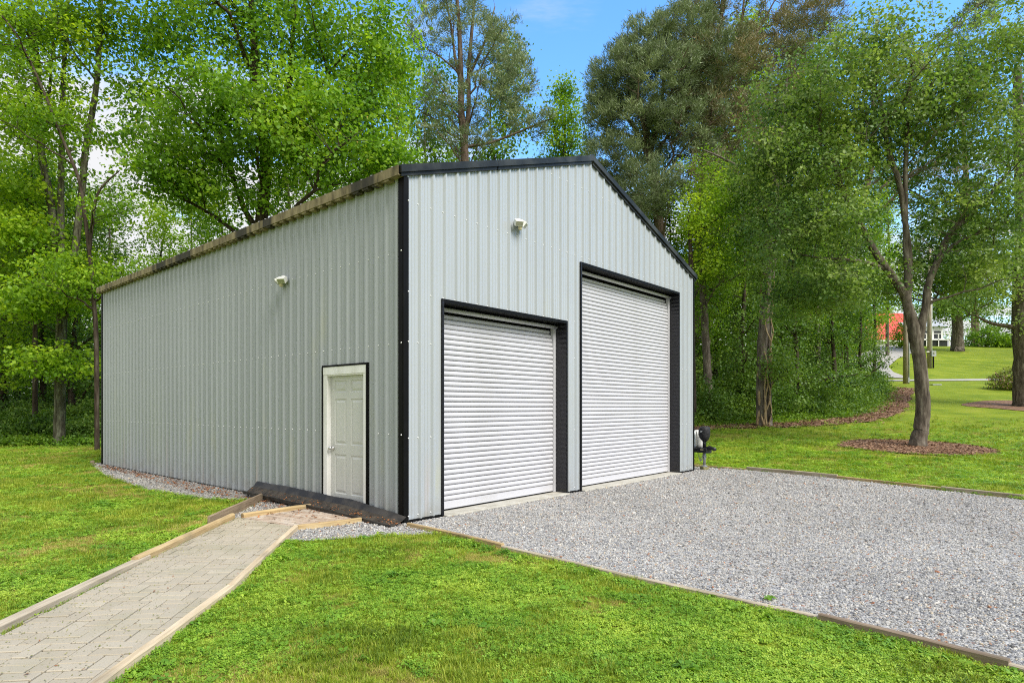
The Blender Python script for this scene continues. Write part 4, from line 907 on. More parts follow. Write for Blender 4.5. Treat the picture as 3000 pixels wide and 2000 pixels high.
# thin dark leaning tree in front of it
build_tree('slender_tree', 'slender dark tree standing against the back corner of the garage and leaning left', 'tree',
    [GST_(21.5, 284, 0.075, (282, 1000, 0.075), (273, 860, 0.07), (262, 740, 0.065), (238, 560, 0.06), (222, 500, 0.055), (180, 400, 0.05), (120, 250, 0.05), (40, 90, 0.035), (-60, -20, 0.02)),
     ST(21.5, (262, 740, 0.06), (272, 640, 0.05), (290, 560, 0.04), (350, 500, 0.02))],
    [B(60, 150, 21.5, 140, 130, 1.6, 40), B(110, 360, 21.5, 150, 80, 1.6, 55), B(330, 620, 21.5, 110, 60, 1.4, 26), B(240, 820, 21.5, 110, 60, 1.6, 60), B(330, 800, 22.5, 150, 60, 1.6, 50)],
    M['leaf_lime'], 0.11, 42, (0.32, 0.32, 0.08), M['bark_dark'], limbs=12, subs=50)
build_tree('slender_tree', 'thin dark straight trunk left of the three stemmed tree', 'tree',
    [GST_(26, 103, 0.10, (103, 1000, 0.09), (101, 850, 0.08), (98, 720, 0.07), (92, 600, 0.05), (95, 450, 0.03))],
    [B(70, 700, 26, 150, 110, 2.5, 110), B(90, 850, 26, 170, 90, 2.5, 110), B(60, 560, 26, 120, 70, 2.2, 50)],
    M['leaf_lime'], 0.12, 45, (0.38, 0.38, 0.10), M['bark_dark'], limbs=14, subs=50)
# --- big tulip tree behind the garage
build_tree('tulip_tree', 'big tulip tree with yellow green leaves rising behind the long wall', 'tree',
    [GST_(25, 742, 0.30, (750, 1000, 0.28), (758, 760, 0.26), (768, 620, 0.24), (780, 500, 0.22), (770, 400, 0.20), (752, 250, 0.17), (745, 120, 0.14), (735, 0, 0.11), (720, -200, 0.06)),
     ST(25, (775, 520, 0.15), (800, 420, 0.13), (845, 260, 0.11), (860, 80, 0.09), (880, -120, 0.05)),
     ST(25, (764, 680, 0.12), (720, 620, 0.11), (690, 540, 0.10), (668, 470, 0.09), (640, 380, 0.06)),
     ST(25, (745, 720, 0.09), (700, 690, 0.08), (650, 650, 0.07), (570, 600, 0.055), (480, 560, 0.04), (400, 540, 0.02)),
     ST(25, (770, 440, 0.08), (860, 380, 0.06), (960, 220, 0.05), (1040, 130, 0.03))],
    [B(700, 60, 25, 300, 240, 4.2, 230), B(950, 120, 25, 240, 240, 3.6, 190), B(660, 330, 23.5, 210, 130, 2.6, 130), B(840, 330, 23, 230, 130, 2.4, 140), B(1030, 330, 25, 190, 130, 3.0, 110), B(1120, 470, 25, 110, 70, 2.0, 50), B(1140, 150, 25, 100, 150, 2.6, 90), B(950, 470, 24, 210, 110, 2.6, 120),
     B(500, 530, 24.5, 140, 70, 2.2, 80), B(560, 430, 24.5, 130, 80, 2.2, 65), B(450, 300, 25, 130, 110, 2.4, 45), B(600, -200, 25, 400, 180, 5, 150), B(450, 90, 25, 160, 120, 3, 75), B(390, 420, 24.5, 90, 90, 1.5, 22), B(700, 580, 25, 210, 80, 2.6, 60)],
    M['leaf_tulip'], 0.165, 44, (0.38, 0.38, 0.16), M['bark_dark'], limbs=26, subs=130, extra=(M['flower_tulip'], 420, 0.075), shell=0.55)
# --- pine right of it
def pine(label, D, stems, blobs, m=None, per=46, size=0.30, limbs=24, subs=110, only=False, bark_m=None, group='pine trees behind the garage', sig=(0.15, 0.15, 0.11), rise=0.9):
    return build_tree('pine_tree', label, 'tree', stems, blobs, m or M['needle'], size * 0.8, int(per * 1.25), sig, bark_m or M['bark_pine'], group=group, star=True, limbs=limbs, subs=subs, limb_r=0.30, shell=0.33, only_limbs=only, rise=rise)
pine('open crowned blue green pine with two upright stems, above the left half of the gable', 34,
    [GST_(34, 1372, 0.28, (1368, 800, 0.26), (1362, 460, 0.23), (1352, 330, 0.19), (1350, 200, 0.15), (1344, 60, 0.11), (1335, -60, 0.07), (1330, -200, 0.03)),
     ST(34, (1362, 420, 0.14), (1372, 330, 0.13), (1374, 200, 0.11), (1383, 80, 0.09), (1395, -60, 0.06), (1400, -180, 0.03)),
     ST(34, (1352, 250, 0.09), (1335, 180, 0.08), (1322, 80, 0.06), (1300, -30, 0.04)), ST(34, (1358, 260, 0.09), (1390, 190, 0.08), (1425, 110, 0.06), (1450, 20, 0.03)),
     ST(34, (1363, 430, 0.09), (1430, 420, 0.075), (1500, 395, 0.06), (1560, 370, 0.04), (1620, 345, 0.02))],
    [B(1345, -20, 34, 100, 90, 2.2, 110), B(1470, 130, 34, 70, 90, 2.0, 80), B(1250, 110, 34, 55, 90, 1.8, 50), B(1370, 120, 34, 90, 100, 2, 70), B(1500, 240, 34, 65, 70, 2.0, 80), B(1260, 270, 34, 60, 60, 2.0, 36), B(1420, 300, 34, 120, 70, 2.4, 90), B(1560, 360, 34, 70, 35, 1.5, 36), B(1280, 380, 34, 60, 50, 1.6, 30), B(1380, 420, 34, 110, 40, 2, 40)])
# --- big pines on the right
pine('broad dense blue green pine right of the roof ridge', 33,
    [GST_(33, 1960, 0.30, (1950, 900, 0.28), (1925, 600, 0.25), (1900, 430, 0.20), (1885, 350, 0.17), (1860, 250, 0.12), (1835, 150, 0.06)),
     ST(33, (1915, 520, 0.15), (1890, 440, 0.13), (1850, 360, 0.11), (1800, 310, 0.07), (1760, 270, 0.03)), ST(33, (1905, 450, 0.15), (1930, 350, 0.12), (1945, 230, 0.09), (1955, 120, 0.05)),
     ST(33, (1895, 430, 0.09), (1850, 400, 0.08), (1790, 380, 0.06), (1735, 350, 0.03))],
    [B(1900, 150, 33, 110, 80, 2.4, 190), B(1990, 90, 33, 100, 80, 2.4, 130), B(1810, 240, 33, 90, 90, 2.4, 190), B(1930, 250, 32, 140, 110, 2.6, 260), B(1765, 350, 33, 60, 80, 2.0, 90), B(1870, 360, 32, 120, 70, 2.2, 120), B(2060, 190, 32.5, 110, 110, 2.4, 190), B(1790, 480, 32, 95, 75, 2.2, 130), B(1900, 560, 31, 110, 90, 2.2, 150), B(2010, 380, 32, 120, 90, 2.4, 150), B(1745, 550, 33, 60, 50, 2, 50)], per=58)
pine('brownish pine with a thin bare top, highest of the pines on the right', 34,
    [GST_(34, 2030, 0.26, (2040, 900, 0.24), (2050, 600, 0.21), (2070, 420, 0.18), (2095, 250, 0.15), (2110, 100, 0.12), (2120, -50, 0.08), (2125, -220, 0.04)),
     ST(34, (2090, 300, 0.10), (2150, 180, 0.08), (2175, 50, 0.06), (2185, -100, 0.04)), ST(34, (2100, 230, 0.09), (2075, 120, 0.07), (2060, 0, 0.05), (2050, -150, 0.03)),
     ST(34, (2110, 200, 0.08), (2200, 120, 0.06), (2260, 20, 0.04), (2300, -60, 0.03))],
    [B(2050, 50, 34, 80, 90, 2.4, 130), B(2110, 210, 33, 150, 120, 2.8, 230), B(2240, 200, 34, 130, 130, 2.6, 180), B(2370, 70, 34, 110, 90, 2.6, 190), B(2290, 90, 34, 110, 90, 2.6, 60), B(2160, 380, 33, 140, 100, 2.6, 170), B(2030, 330, 33, 90, 100, 2.4, 110), B(2160, -20, 34, 130, 100, 2.6, 60), B(2060, 520, 32, 110, 70, 2.2, 110), B(2120, 620, 32, 90, 80, 2, 60)],
    m=M['needle_brown'], per=44)
pine('tall pine whose crown shows above and right of the maple', 46,
    [GST_(46, 2430, 0.3, (2440, 900, 0.28), (2550, 500, 0.22), (2560, 250, 0.16), (2570, 60, 0.1)),],
    [B(2860, 60, 46, 60, 60, 3, 60), B(2560, 230, 46, 200, 130, 4, 130), B(2600, 480, 46, 200, 120, 4, 110)], m=M['needle'], per=50, size=0.42)
pine('brownish pine behind the right half of the maple', 48,
    [GST_(104, 2860, 0.6, (2850, 800, 0.5), (2830, 500, 0.4), (2815, 250, 0.25), (2805, 100, 0.1))],
    [B(2790, 300, 104, 170, 120, 8, 120), B(2770, 520, 104, 180, 110, 8, 130), B(2820, 720, 104, 170, 70, 8, 100)], m=M['needle_brown'], per=50, size=0.95, sig=(0.5, 0.5, 0.3))
build_tree('hardwood_tree', 'small lime green tree with a pointed top in the gap between the pines', 'tree',
    [GST_(42, 1660, 0.16, (1658, 800, 0.14), (1655, 480, 0.10), (1655, 330, 0.06), (1658, 240, 0.02)), ST(42, (1655, 480, 0.05), (1630, 400, 0.04), (1615, 320, 0.02)), ST(42, (1655, 480, 0.05), (1680, 400, 0.04), (1690, 330, 0.02))],
    [B(1655, 270, 42, 32, 45, 1.0, 40), B(1650, 360, 42, 65, 60, 1.8, 80), B(1650, 440, 42, 85, 60, 2.2, 90)], M['leaf_lime'], 0.17, 34, (0.38, 0.38, 0.22), M['bark_grey'], limbs=12, subs=40)
# --- maple on the right lawn
mD = 20.0
build_tree('maple_tree', 'forked maple with deep green leaves standing in the mulch ring on the right lawn', 'tree',
    [[(on_ground(2690, mD) + Vector((0, 0, -0.1)), 0.31), (on_ground(2690, mD) + Vector((0, 0, 0.2)), 0.25)] + ST(mD, (2698, 1255, 0.225), (2704, 1190, 0.21), (2700, 1110, 0.20), (2692, 1040, 0.19), (2680, 985, 0.185), (2672, 940, 0.17), (2660, 900, 0.15), (2648, 860, 0.135), (2600, 790, 0.12), (2565, 740, 0.11), (2520, 660, 0.10), (2470, 560, 0.09), (2450, 500, 0.07), (2400, 380, 0.05)),
     ST(mD, (2690, 1010, 0.15), (2700, 950, 0.13), (2712, 900, 0.12), (2720, 830, 0.11), (2745, 770, 0.105), (2780, 690, 0.10), (2830, 640, 0.07), (2900, 570, 0.05), (2960, 500, 0.03)),
     ST(mD, (2660, 880, 0.10), (2665, 760, 0.09), (2650, 640, 0.085), (2635, 540, 0.08), (2600, 430, 0.075), (2590, 340, 0.06), (2560, 250, 0.03)),
     ST(mD, (2660, 850, 0.09), (2652, 640, 0.08), (2655, 450, 0.065), (2665, 280, 0.05), (2680, 160, 0.03)), ST(mD, (2600, 790, 0.07), (2540, 770, 0.06), (2470, 760, 0.045), (2400, 755, 0.03), (2320, 740, 0.015)),
     ST(mD, (2748, 770, 0.07), (2790, 720, 0.06), (2850, 690, 0.05), (2930, 660, 0.03))],
    [B(2560, 150, mD, 180, 100, 2.4, 230), B(2370, 300, mD, 190, 130, 2.4, 270), B(2600, 330, mD, 260, 150, 3.0, 300), B(2850, 200, mD, 210, 150, 3.0, 260), B(2250, 450, mD, 110, 100, 1.8, 130), B(2380, 520, mD, 190, 120, 2.2, 230), B(2310, 690, mD, 130, 120, 1.8, 150), B(2480, 640, 19, 110, 90, 1.6, 90), B(2900, 430, mD, 180, 150, 2.6, 220), B(2440, 830, mD, 170, 80, 1.8, 180), B(2330, 880, 21, 130, 60, 1.6, 70), B(2820, 620, mD, 160, 100, 2.0, 130), B(2900, 760, 20, 130, 90, 2.0, 120), B(2700, 760, 21, 110, 70, 1.6, 60), B(2960, 100, mD, 130, 120, 2.5, 110), B(2640, 560, 21.5, 110, 90, 1.4, 40), B(2790, 830, 21, 90, 40, 1.4, 45), B(2620, 830, 21, 70, 60, 1.4, 45), B(2960, 620, 20, 110, 120, 1.8, 90), B(2750, 330, 20.5, 160, 130, 2.0, 130), B(2550, 420, 20.5, 120, 100, 1.6, 90)],
    M['leaf_maple'], 0.11, 28, (0.22, 0.22, 0.11), M['bark_grey'], limbs=40, subs=260, limb_r=0.26, nside=14, shell=0.5, low=4.9)
# --- vine-covered trunk and the grey trunk at the wood's edge
vt = build_tree('vine_tree', 'thick trunk wrapped in climbing vines at the edge of the woods', 'tree',
    [GST_(26.5, 2232, 0.21, (2230, 1130, 0.21), (2235, 980, 0.21), (2245, 860, 0.20), (2250, 720, 0.18), (2265, 560, 0.18), (2280, 420, 0.14), (2300, 300, 0.05), (2308, 180, 0.012)),
     GST_(26.6, 2250, 0.17, (2248, 1130, 0.16), (2250, 950, 0.15), (2262, 800, 0.12), (2285, 620, 0.08)), ST(26.5, (2250, 640, 0.09), (2200, 520, 0.07), (2130, 470, 0.05), (2060, 440, 0.03)), ST(26.5, (2262, 600, 0.08), (2330, 500, 0.06), (2390, 420, 0.04))],
    [B(2245, 640, 26.5, 80, 160, 1.3, 150), B(2230, 800, 26.3, 60, 90, 1.0, 40), B(2190, 560, 26.5, 60, 100, 1.2, 60), B(2330, 470, 27, 90, 130, 1.8, 60), B(2290, 1080, 25.8, 60, 60, 0.8, 50)],
    M['leaf_deep'], 0.11, 36, (0.22, 0.22, 0.14), M['bark_grey'], limbs=14, subs=60, nside=12)
bs = Vector(vt.location)
for i in range(7):
    ph = i * 0.9; pts = []; rs = []
    for k in range(46):
        t = k / 45; p0 = on_ground(2237, 26.5); a = -1.6 + (ph % 3.1) - 1.3 + (1.5 + 0.5 * (i % 3)) * t * (1 if i % 2 else -1) + 0.5 * math.sin(t * (7 + i * 1.7) + i * 2); ctr = p0.lerp(pt(2248, 800, 26.5), t); rr = 0.27 - 0.03 * t + 0.04 * math.sin(k * 0.9 + i * 1.7)
        pts.append(ctr + Vector((math.cos(a) * rr, math.sin(a) * rr, 0)) - bs); rs.append((0.075 if i == 0 else 0.034) * (1 - 0.4 * t))
    MB().tube(pts, rs, 6).ob('vine', M['vine'], vt, smooth=True)
build_tree('grey_trunk_tree', 'straight grey trunk just right of the garage corner, foot in the undergrowth', 'tree',
    [GST_(29, 2078, 0.19, (2070, 1050, 0.18), (2062, 900, 0.17), (2052, 720, 0.11), (2050, 600, 0.07), (2049, 520, 0.015))],
    [B(2070, 560, 29, 80, 140, 1.8, 90), B(2110, 760, 28.5, 90, 110, 1.6, 110), B(2060, 900, 29.5, 60, 90, 1.5, 50)], M['leaf_mid'], 0.12, 40, (0.32, 0.32, 0.14), M['bark_grey'], limbs=12, subs=50)
build_tree('hardwood_tree', 'bright green slim tree rising right behind the end of the rake, dark trunk', 'tree',
    [GST_(27.5, 2030, 0.15, (2025, 820, 0.12), (2022, 720, 0.09), (2018, 620, 0.03))], [B(2040, 640, 27.5, 50, 70, 1.2, 50), B(2120, 600, 27.5, 40, 90, 1.2, 30), B(2070, 760, 27.5, 60, 70, 1.2, 45)], M['leaf_lime'], 0.12, 40, (0.28, 0.28, 0.14), M['bark_dark'], limbs=8, subs=30)
build_tree('large_tree', 'large rough trunk cut by the right edge of the picture', 'tree',
    [GST_(35, 2998, 0.48, (2996, 1050, 0.43), (2990, 950, 0.42), (2992, 830, 0.40), (2996, 700, 0.36), (2990, 500, 0.30), (2980, 200, 0.2)), ST(35, (2990, 960, 0.16), (2950, 955, 0.12), (2900, 945, 0.09), (2860, 925, 0.05))],
    [B(2960, 780, 35, 130, 90, 3, 110), B(2870, 850, 35, 100, 50, 2.4, 60), B(3050, 300, 35, 160, 260, 4, 160), B(3060, 930, 34, 90, 80, 2.4, 50)], M['leaf_maple'], 0.14, 40, (0.34, 0.34, 0.16), M['bark_grey'], limbs=16, subs=60, nside=14)
build_tree('lawn_tree', 'straight trunk tree alone on the crest of the far lawn, in front of the bushes', 'tree',
    [GST_(80, 2805, 0.72, (2804, 960, 0.62), (2802, 880, 0.55), (2800, 780, 0.42), (2800, 650, 0.25))],
    [B(2800, 800, 80, 150, 90, 6, 150), B(2760, 900, 78, 90, 40, 5, 70), B(2860, 890, 80, 90, 45, 5, 60), B(2800, 660, 80, 130, 90, 6, 110)], M['leaf_deep'], 0.30, 44, (0.75, 0.75, 0.4), M['bark_grey'], limbs=14, subs=50, nside=12)

# --- shared background trees of the woods: each a thing, meshes shared between alike ones
def proto(seed, h, leaf, brk, size=0.16, spread=1.0, low=0.25, star=False, nb=7, per=44, ncl=34):
    r = random.Random(seed); st = [(Vector((0, 0, -0.2)), 0.17), (Vector((0.1, 0, h * 0.25)), 0.14), (Vector((r.uniform(-.3, .3), r.uniform(-.3, .3), h * 0.55)), 0.10), (Vector((r.uniform(-.6, .6), 0, h * 0.8)), 0.06), (Vector((r.uniform(-.6, .6), 0, h * 0.98)), 0.02)]
    bl = []
    for i in range(nb):
        t = low + (1 - low) * i / (nb - 1); w = (1.0 - 0.55 * t) * 2.3 * spread
        bl.append(((r.uniform(-1, 1) * w * 0.5, r.uniform(-1, 1) * w * 0.5, h * t), (w, w, h * 0.10), ncl))
    return build_tree('woodland_tree', '', 'tree', [st], bl, leaf, size, per, (0.42, 0.42, 0.16), brk, limbs=12, subs=50, star=star)
protos = {'a': proto(1, 13, M['leaf_lime'], M['bark_dark']), 'b': proto(2, 15, M['leaf_mid'], M['bark_grey']), 'c': proto(3, 12, M['leaf_deep'], M['bark_dark'], 0.15, 1.15, 0.15), 'd': proto(4, 14, M['leaf_mid'], M['bark_dark'], 0.16, 0.85, 0.3), 'e': proto(5, 17, M['leaf_lime'], M['bark_grey'], 0.17, 1.0, 0.35)}
used = set()
def woodland(kind, px, D, s, rz, label, grp, sz=None):
    p = protos[kind]
    if kind in used:
        r = p.copy(); link(r)
        for ch in [c for c in bpy.data.objects if c.parent == p]:
            c = ch.copy(); link(c); c.parent = r
    else: r = p; used.add(kind)
    r.location = on_ground(px, D); r.rotation_euler = (0, 0, rz); r.scale = (s, s, sz or s); r['label'] = label; r['group'] = grp; r['category'] = 'tree'
LW = 'trees in the woods left of the garage'; BW = 'trees in the woods behind the garage'; RW = 'trees in the woods right of the garage'
WL = [('a', -60, 27, 0.95, LW), ('c', 10, 31, 1.0, LW), ('a', 55, 36, 1.15, LW), ('d', 120, 31, 0.95, LW), ('c', 215, 29, 0.9, LW), ('a', 225, 35, 1.0, LW), ('b', 330, 33, 0.85, LW), ('d', 20, 43, 1.2, LW), ('a', 160, 44, 1.05, LW),
      ('a', 480, 36, 0.95, BW), ('b', 560, 42, 1.05, BW), ('a', 640, 33, 1.0, BW), ('e', 860, 36, 1.1, BW), ('a', 960, 34, 1.1, BW), ('b', 1080, 38, 1.15, BW), ('e', 1170, 42, 1.15, BW), ('b', 1270, 40, 1.2, BW), ('a', 1330, 46, 1.2, BW), ('b', 1460, 42, 1.35, BW), ('e', 1540, 46, 0.92, BW), ('b', 1590, 38, 1.0, BW), ('d', 1730, 40, 1.05, BW), ('a', 1800, 36, 0.95, BW), ('b', 1880, 38, 1.1, BW), ('a', 1960, 35, 0.9, BW),
      ('a', 2100, 34, 0.95, RW), ('b', 2150, 39, 1.15, RW), ('c', 2175, 31, 0.85, RW), ('d', 2290, 37, 1.05, RW), ('c', 2330, 31, 0.85, RW), ('b', 2400, 36, 0.95, RW), ('c', 2440, 32.5, 0.75, RW), ('a', 2480, 42, 1.0, RW), ('c', 2520, 37, 0.6, RW), ('d', 2560, 45, 0.75, RW), ('c', 2250, 45, 1.2, RW), ('b', 2380, 47, 1.2, RW), ('e', 2200, 52, 1.35, RW), ('e', 2330, 55, 1.35, RW), ('a', 2460, 52, 1.15, RW), ('b', 2080, 44, 1.3, RW), ('e', 2600, 75, 1.3, RW)]
word = {'a': 'lime green', 'b': 'mid green', 'c': 'dark green bushy', 'd': 'slim mid green', 'e': 'tall lime green'}
near = lambda D: 'fronting' if D < 33 else ('deeper in' if D < 40 else 'far back in')
ref = [(-99, 'cut by the left edge of the picture'), (30, 'left of the thin straight trunk'), (100, 'beside the thin straight trunk'), (140, 'just left of the three stemmed tree'), (200, 'just right of the three stemmed tree'), (300, 'by the back corner of the garage'), (450, 'over the far end of the eave'), (600, 'left of the tulip tree'), (800, 'right of the tulip trunk'), (1000, 'above the middle of the near eave'), (1150, 'above the near corner of the roof'), (1250, 'left of the open pine'), (1350, 'just behind the open pine'), (1430, 'right of the open pine stems'), (1520, 'below the long pine branch'), (1570, 'left of the small pointed tree'), (1700, 'right of the roof ridge'), (1780, 'under the left side of the broad pine'), (1850, 'under the middle of the broad pine'), (1930, 'under the right side of the broad pine'), (2060, 'beside the grey trunk'), (2130, 'between the grey trunk and the vine trunk'), (2170, 'just left of the vine trunk'), (2240, 'behind the vine trunk'), (2280, 'right of the vine trunk'), (2320, 'under the left tip of the maple'), (2370, 'under the left half of the maple'), (2430, 'at the curve of the wood edge'), (2470, 'behind the curve of the wood edge'), (2510, 'left of the first utility pole, low'), (2550, 'next to the first utility pole'), (2590, 'behind the two utility poles')]
for i, (kd, px, D, s, g) in enumerate(WL):
    where = [w for p, w in ref if p <= px][-1] if px > -99 else ref[0][1]
    woodland(kd, px, D, s, i * 2.4, sz=(s * 1.22 if 1000 < px < 1500 and g == BW else (s * 1.25 if g == RW and 2050 < px < 2600 and D > 34 else s)), grp=g, label=f'{word[kd]} tree {near(D)} woods, {where}')

# --- undergrowth and the far mass of the woods
def mass(name, label, C, per, size, sig, m):
    V_, F_, T_ = leaves_at(C, np.array(sig), per, size, 0.5); return ob(name, mesh_np(name, V_, F_, (m,), tint=T_), label=label, kind='stuff')
def hedge_pts(pxs, d0, d1, hmax, n, lump=1.0):
    px = rng.uniform(pxs[0], pxs[1], n); D = rng.uniform(d0, d1, n); X = (px - 1500) / FP * D
    h = hmax * (0.45 + 0.55 * vnoise(X + 100, D + 100, 1.6 * lump, 21)) * (0.5 + 0.5 * np.clip((D - d0) / 3, 0, 1)); return np.stack([X, D, terr(X, D) + h * rng.random(n) ** 0.7], 1)
mass('undergrowth', 'tangled green bushes and ground plants at the foot of the left woods', np.concatenate([hedge_pts((-200, 330), 24.6, 30, 2.3, 1100, 0.7), hedge_pts((-200, 330), 24.2, 26, 0.5, 100), hedge_pts((-200, 330), 30, 36, 4.5, 500)]), 40, 0.12, (0.27, 0.27, 0.08), M['leaf_deep'])
def edge_bushes(n, hmax, back, w=2.6):
    C = []
    for _ in range(n):
        i = random.randrange(len(MEDGE) - 1); q = Vector(MEDGE[i]).lerp(Vector(MEDGE[i + 1]), random.random()); o_ = back + random.random() * w; nn = Vector((-0.45, 0.9)); x, y = q.x + nn.x * o_ + random.gauss(0, .2), q.y + nn.y * o_
        hh = hmax * (0.12 + 1.15 * float(vnoise(np.array([x]), np.array([y]), 1.5, 31)[0]) ** 1.6) * min(1, 0.35 + (o_ - back) / 1.5); C.append((x, y, tz(x, y) + hh * random.random() ** 0.7))
    return np.array(C)
mass('ground_cover', 'low bright green plants where the left lawn meets the woods', np.concatenate([hedge_pts((-250, 330), 23.6, 26.5, 0.8, 650, 0.5), hedge_pts((-250, 330), 25, 28, 1.9, 450, 0.6)]), 34, 0.10, (0.25, 0.25, 0.06), M['leaf_mid'])
mass('undergrowth', 'tangled dark green bushes along the edge of the right woods behind the mulch', np.concatenate([edge_bushes(1500, 2.6, 1.0), edge_bushes(900, 5.5, 3.2, 3.5)]), 42, 0.12, (0.27, 0.27, 0.10), M['leaf_deep'])
mass('ground_cover', 'low green ground cover at the foot of the right woods', edge_bushes(700, 0.5, 0.5, 2.0), 40, 0.08, (0.3, 0.3, 0.05), M['leaf_mid'])
def far_pts(pxs, d0, d1, h, n):
    px = rng.uniform(pxs[0], pxs[1], n); D = rng.uniform(d0, d1, n); X = (px - 1500) / FP * D; hh = h * (0.55 + 0.45 * vnoise(X + 300, D + 300, 5, 41)); return np.stack([X, D, terr(X, D) + hh * rng.random(n)], 1)
mass('far_woods', 'distant mass of green woods behind all the nearer trees', np.concatenate([far_pts((-700, 520), 46, 62, 12, 1500), far_pts((400, 2480), 50, 66, 13, 2400), far_pts((2300, 2560), 62, 90, 13, 300), far_pts((2400, 3300), 128, 150, 20, 900), far_pts((3010, 3900), 60, 100, 14, 500)]), 34, 0.34, (0.8, 0.8, 0.35), M['leaf_mid'])

# ------------------------------------------------------------------ far right: poles, azalea, bushes, buildings
M['pole'] = bark('pole_wood', (0.30, 0.25, 0.20), (0.2, 0.165, 0.13), (0.40, 0.35, 0.29), 6)
def pole(px, D, h, label, meter=False):
    r = ob('utility_pole', None, label=label, cat='utility pole', group='wooden utility poles on the far lawn', loc=on_ground(px, D))
    MB().tube([(0, 0, -0.2), (0, 0, h * 0.5), (0.05, 0, h)], [0.19, 0.165, 0.13], 12).ob('pole_shaft', M['pole'], r, smooth=True)
    MB().tube([(0.20, -0.1, 0.0), (0.20, -0.1, h * 0.75)], 0.055, 8).ob('conduit', M['plastic_white'] if meter else M['backplate'], r, smooth=True)
    if meter:
        MB().box(0.05, 0.52, -0.36, -0.18, 1.22, 1.80, bev=0.02).ob('meter_box', M['backplate'], r)
        MB().tube([(0.29, -0.36, 1.62), (0.29, -0.42, 1.62)], 0.11, 14).ob('meter_dial', M['lens'], r)
        MB().tube([(0.28, -0.25, 0.0), (0.28, -0.25, 1.22)], 0.075, 8).ob('black_conduit', M['black_trim'], r)
        MB().tube([(-0.1, -0.15, 1.72), (-0.38, -0.15, 1.72)], 0.06, 8).ob('bracket', M['plastic_white'], r)
    else: MB().tube([(0.12, -0.16, 0.1), (0.12, -0.16, 0.5)], 0.07, 8).ob('ground_fitting', M['backplate'], r)
pole(2653, 50, 10, 'grey wooden pole seen just left of the maple trunk'); pole(2722, 65, 13, 'tan wooden pole with white conduit and a grey meter box right of the maple trunk', True)
MB().box(-0.35, 0.35, -0.2, 0.2, 0, 0.08, bev=0.01).ob('utility_cover', M['backplate'], label='small flat grey cover lying in the grass right of the maple trunk', cat='utility cover', loc=on_ground(2741, 48))
def bush(px, D, R3, n, size, m, label, cat, name, flower=None, grp=None):
    g0 = on_ground(px, D); r = ob(name, None, label=label, cat=cat, group=grp, loc=g0); d = rng.normal(0, 1, (n, 3)); d /= np.linalg.norm(d, axis=1)[:, None]; C = d * (rng.random(n) ** 0.4)[:, None] * np.array(R3); C[:, 2] = np.abs(C[:, 2]) + 0.1
    V_, F_, T_ = leaves_at(C, np.array((0.2, 0.2, 0.14)) * size * 6, 30, size, 0.4); ob('foliage', mesh_np('foliage', V_, F_, (m,), tint=T_), r)
    mb = MB()
    for i in range(7): a = i * 0.9; mb.tube([(0, 0, -0.1), (math.cos(a) * R3[0] * 0.3, math.sin(a) * R3[1] * 0.3, R3[2] * 0.5), (math.cos(a) * R3[0] * 0.6, math.sin(a) * R3[1] * 0.6, R3[2] * 0.8)], [0.04, 0.03, 0.01], 5)
    mb.ob('stems', M['bark_dark'], r)
    if flower: k = n * 4; ii = rng.integers(0, n, k); c2 = C[ii] * np.array((1.05, 1.05, 0.92)); V_, F_, T_ = leaves_at(c2, np.array((0.12, 0.12, 0.12)), 1, size * 1.15, 0.2); ob('blossom', mesh_np('blossom', V_, F_, (flower,), tint=T_), r)
    return r
bush(2962, 43.5, (1.45, 1.4, 1.55), 170, 0.10, M['azalea'], 'rounded azalea with fading pink flowers left of the large right trunk', 'azalea', 'azalea_bush', M['azalea_flower'])
bush(2890, 90, (3.2, 2.5, 3.4), 120, 0.26, M['leaf_mid'], 'big dark bush on the crest right of the lone trunk', 'bush', 'crest_bush'); bush(2960, 88, (2.6, 2.0, 2.0), 80, 0.26, M['leaf_lime'], 'yellow green low bush on the crest near the right edge', 'bush', 'crest_bush'); bush(2640, 86, (1.5, 1.2, 3.4), 60, 0.24, M['leaf_lime'], 'yellow green shrub in front of the red roofed building', 'bush', 'crest_bush')
M['red'] = mat('red_metal', (0.62, 0.075, 0.045), 0.45, 0.4, noise=(0.6, 4, [(0.3, (0.55, 0.06, 0.04)), (0.7, (0.68, 0.09, 0.055))], (1, 1, 1)))
M['cream'] = mat('white_wall', (0.74, 0.74, 0.72), 0.6, 0.3); M['dark'] = mat('dark_opening', (0.03, 0.032, 0.035), 0.2, 0.5)
rb = ob('red_roofed_building', None, label='low building with a big bright red ribbed metal roof behind the woods edge', cat='building', loc=(55.5, 97, tz(55.5, 97)))
gz = rb.location.z; ez = 12.1 - gz; rz_ = 17.0 - gz
MB().box(-6.5, 8.0, 0.3, 9, -1.5, ez - 0.05).ob('wall', M['cream'], rb)
k = -7.0
while k < 8.5:
    mb = MB(); a_, b_ = k, k + 0.9
    mb.add([(a_, 0, ez), (b_, 0, ez), (b_, 4.8, rz_), (a_, 4.8, rz_), (a_, 9.6, ez), (b_, 9.6, ez)], [(0, 1, 2, 3), (3, 2, 5, 4)])
    mb.add([(a_, 0.02, ez + 0.01), (a_ + 0.05, 0.0, ez + 0.10), (a_ + 0.10, 0.02, ez + 0.01), (a_, 4.8, rz_ + 0.01), (a_ + 0.05, 4.8, rz_ + 0.10), (a_ + 0.10, 4.8, rz_ + 0.01)], [(0, 1, 4, 3), (1, 2, 5, 4)])
    mb.ob('roof_sheet', M['red'], rb); k += 0.905
MB().box(-7.0, 8.6, -0.05, 0.0, ez - 0.3, ez - 0.02).ob('fascia', M['cream'], rb)
wh = ob('white_house', None, label='small white house with a porch deck and dark openings beyond the far crest', cat='house', loc=(66.5, 99, tz(66.5, 99)))
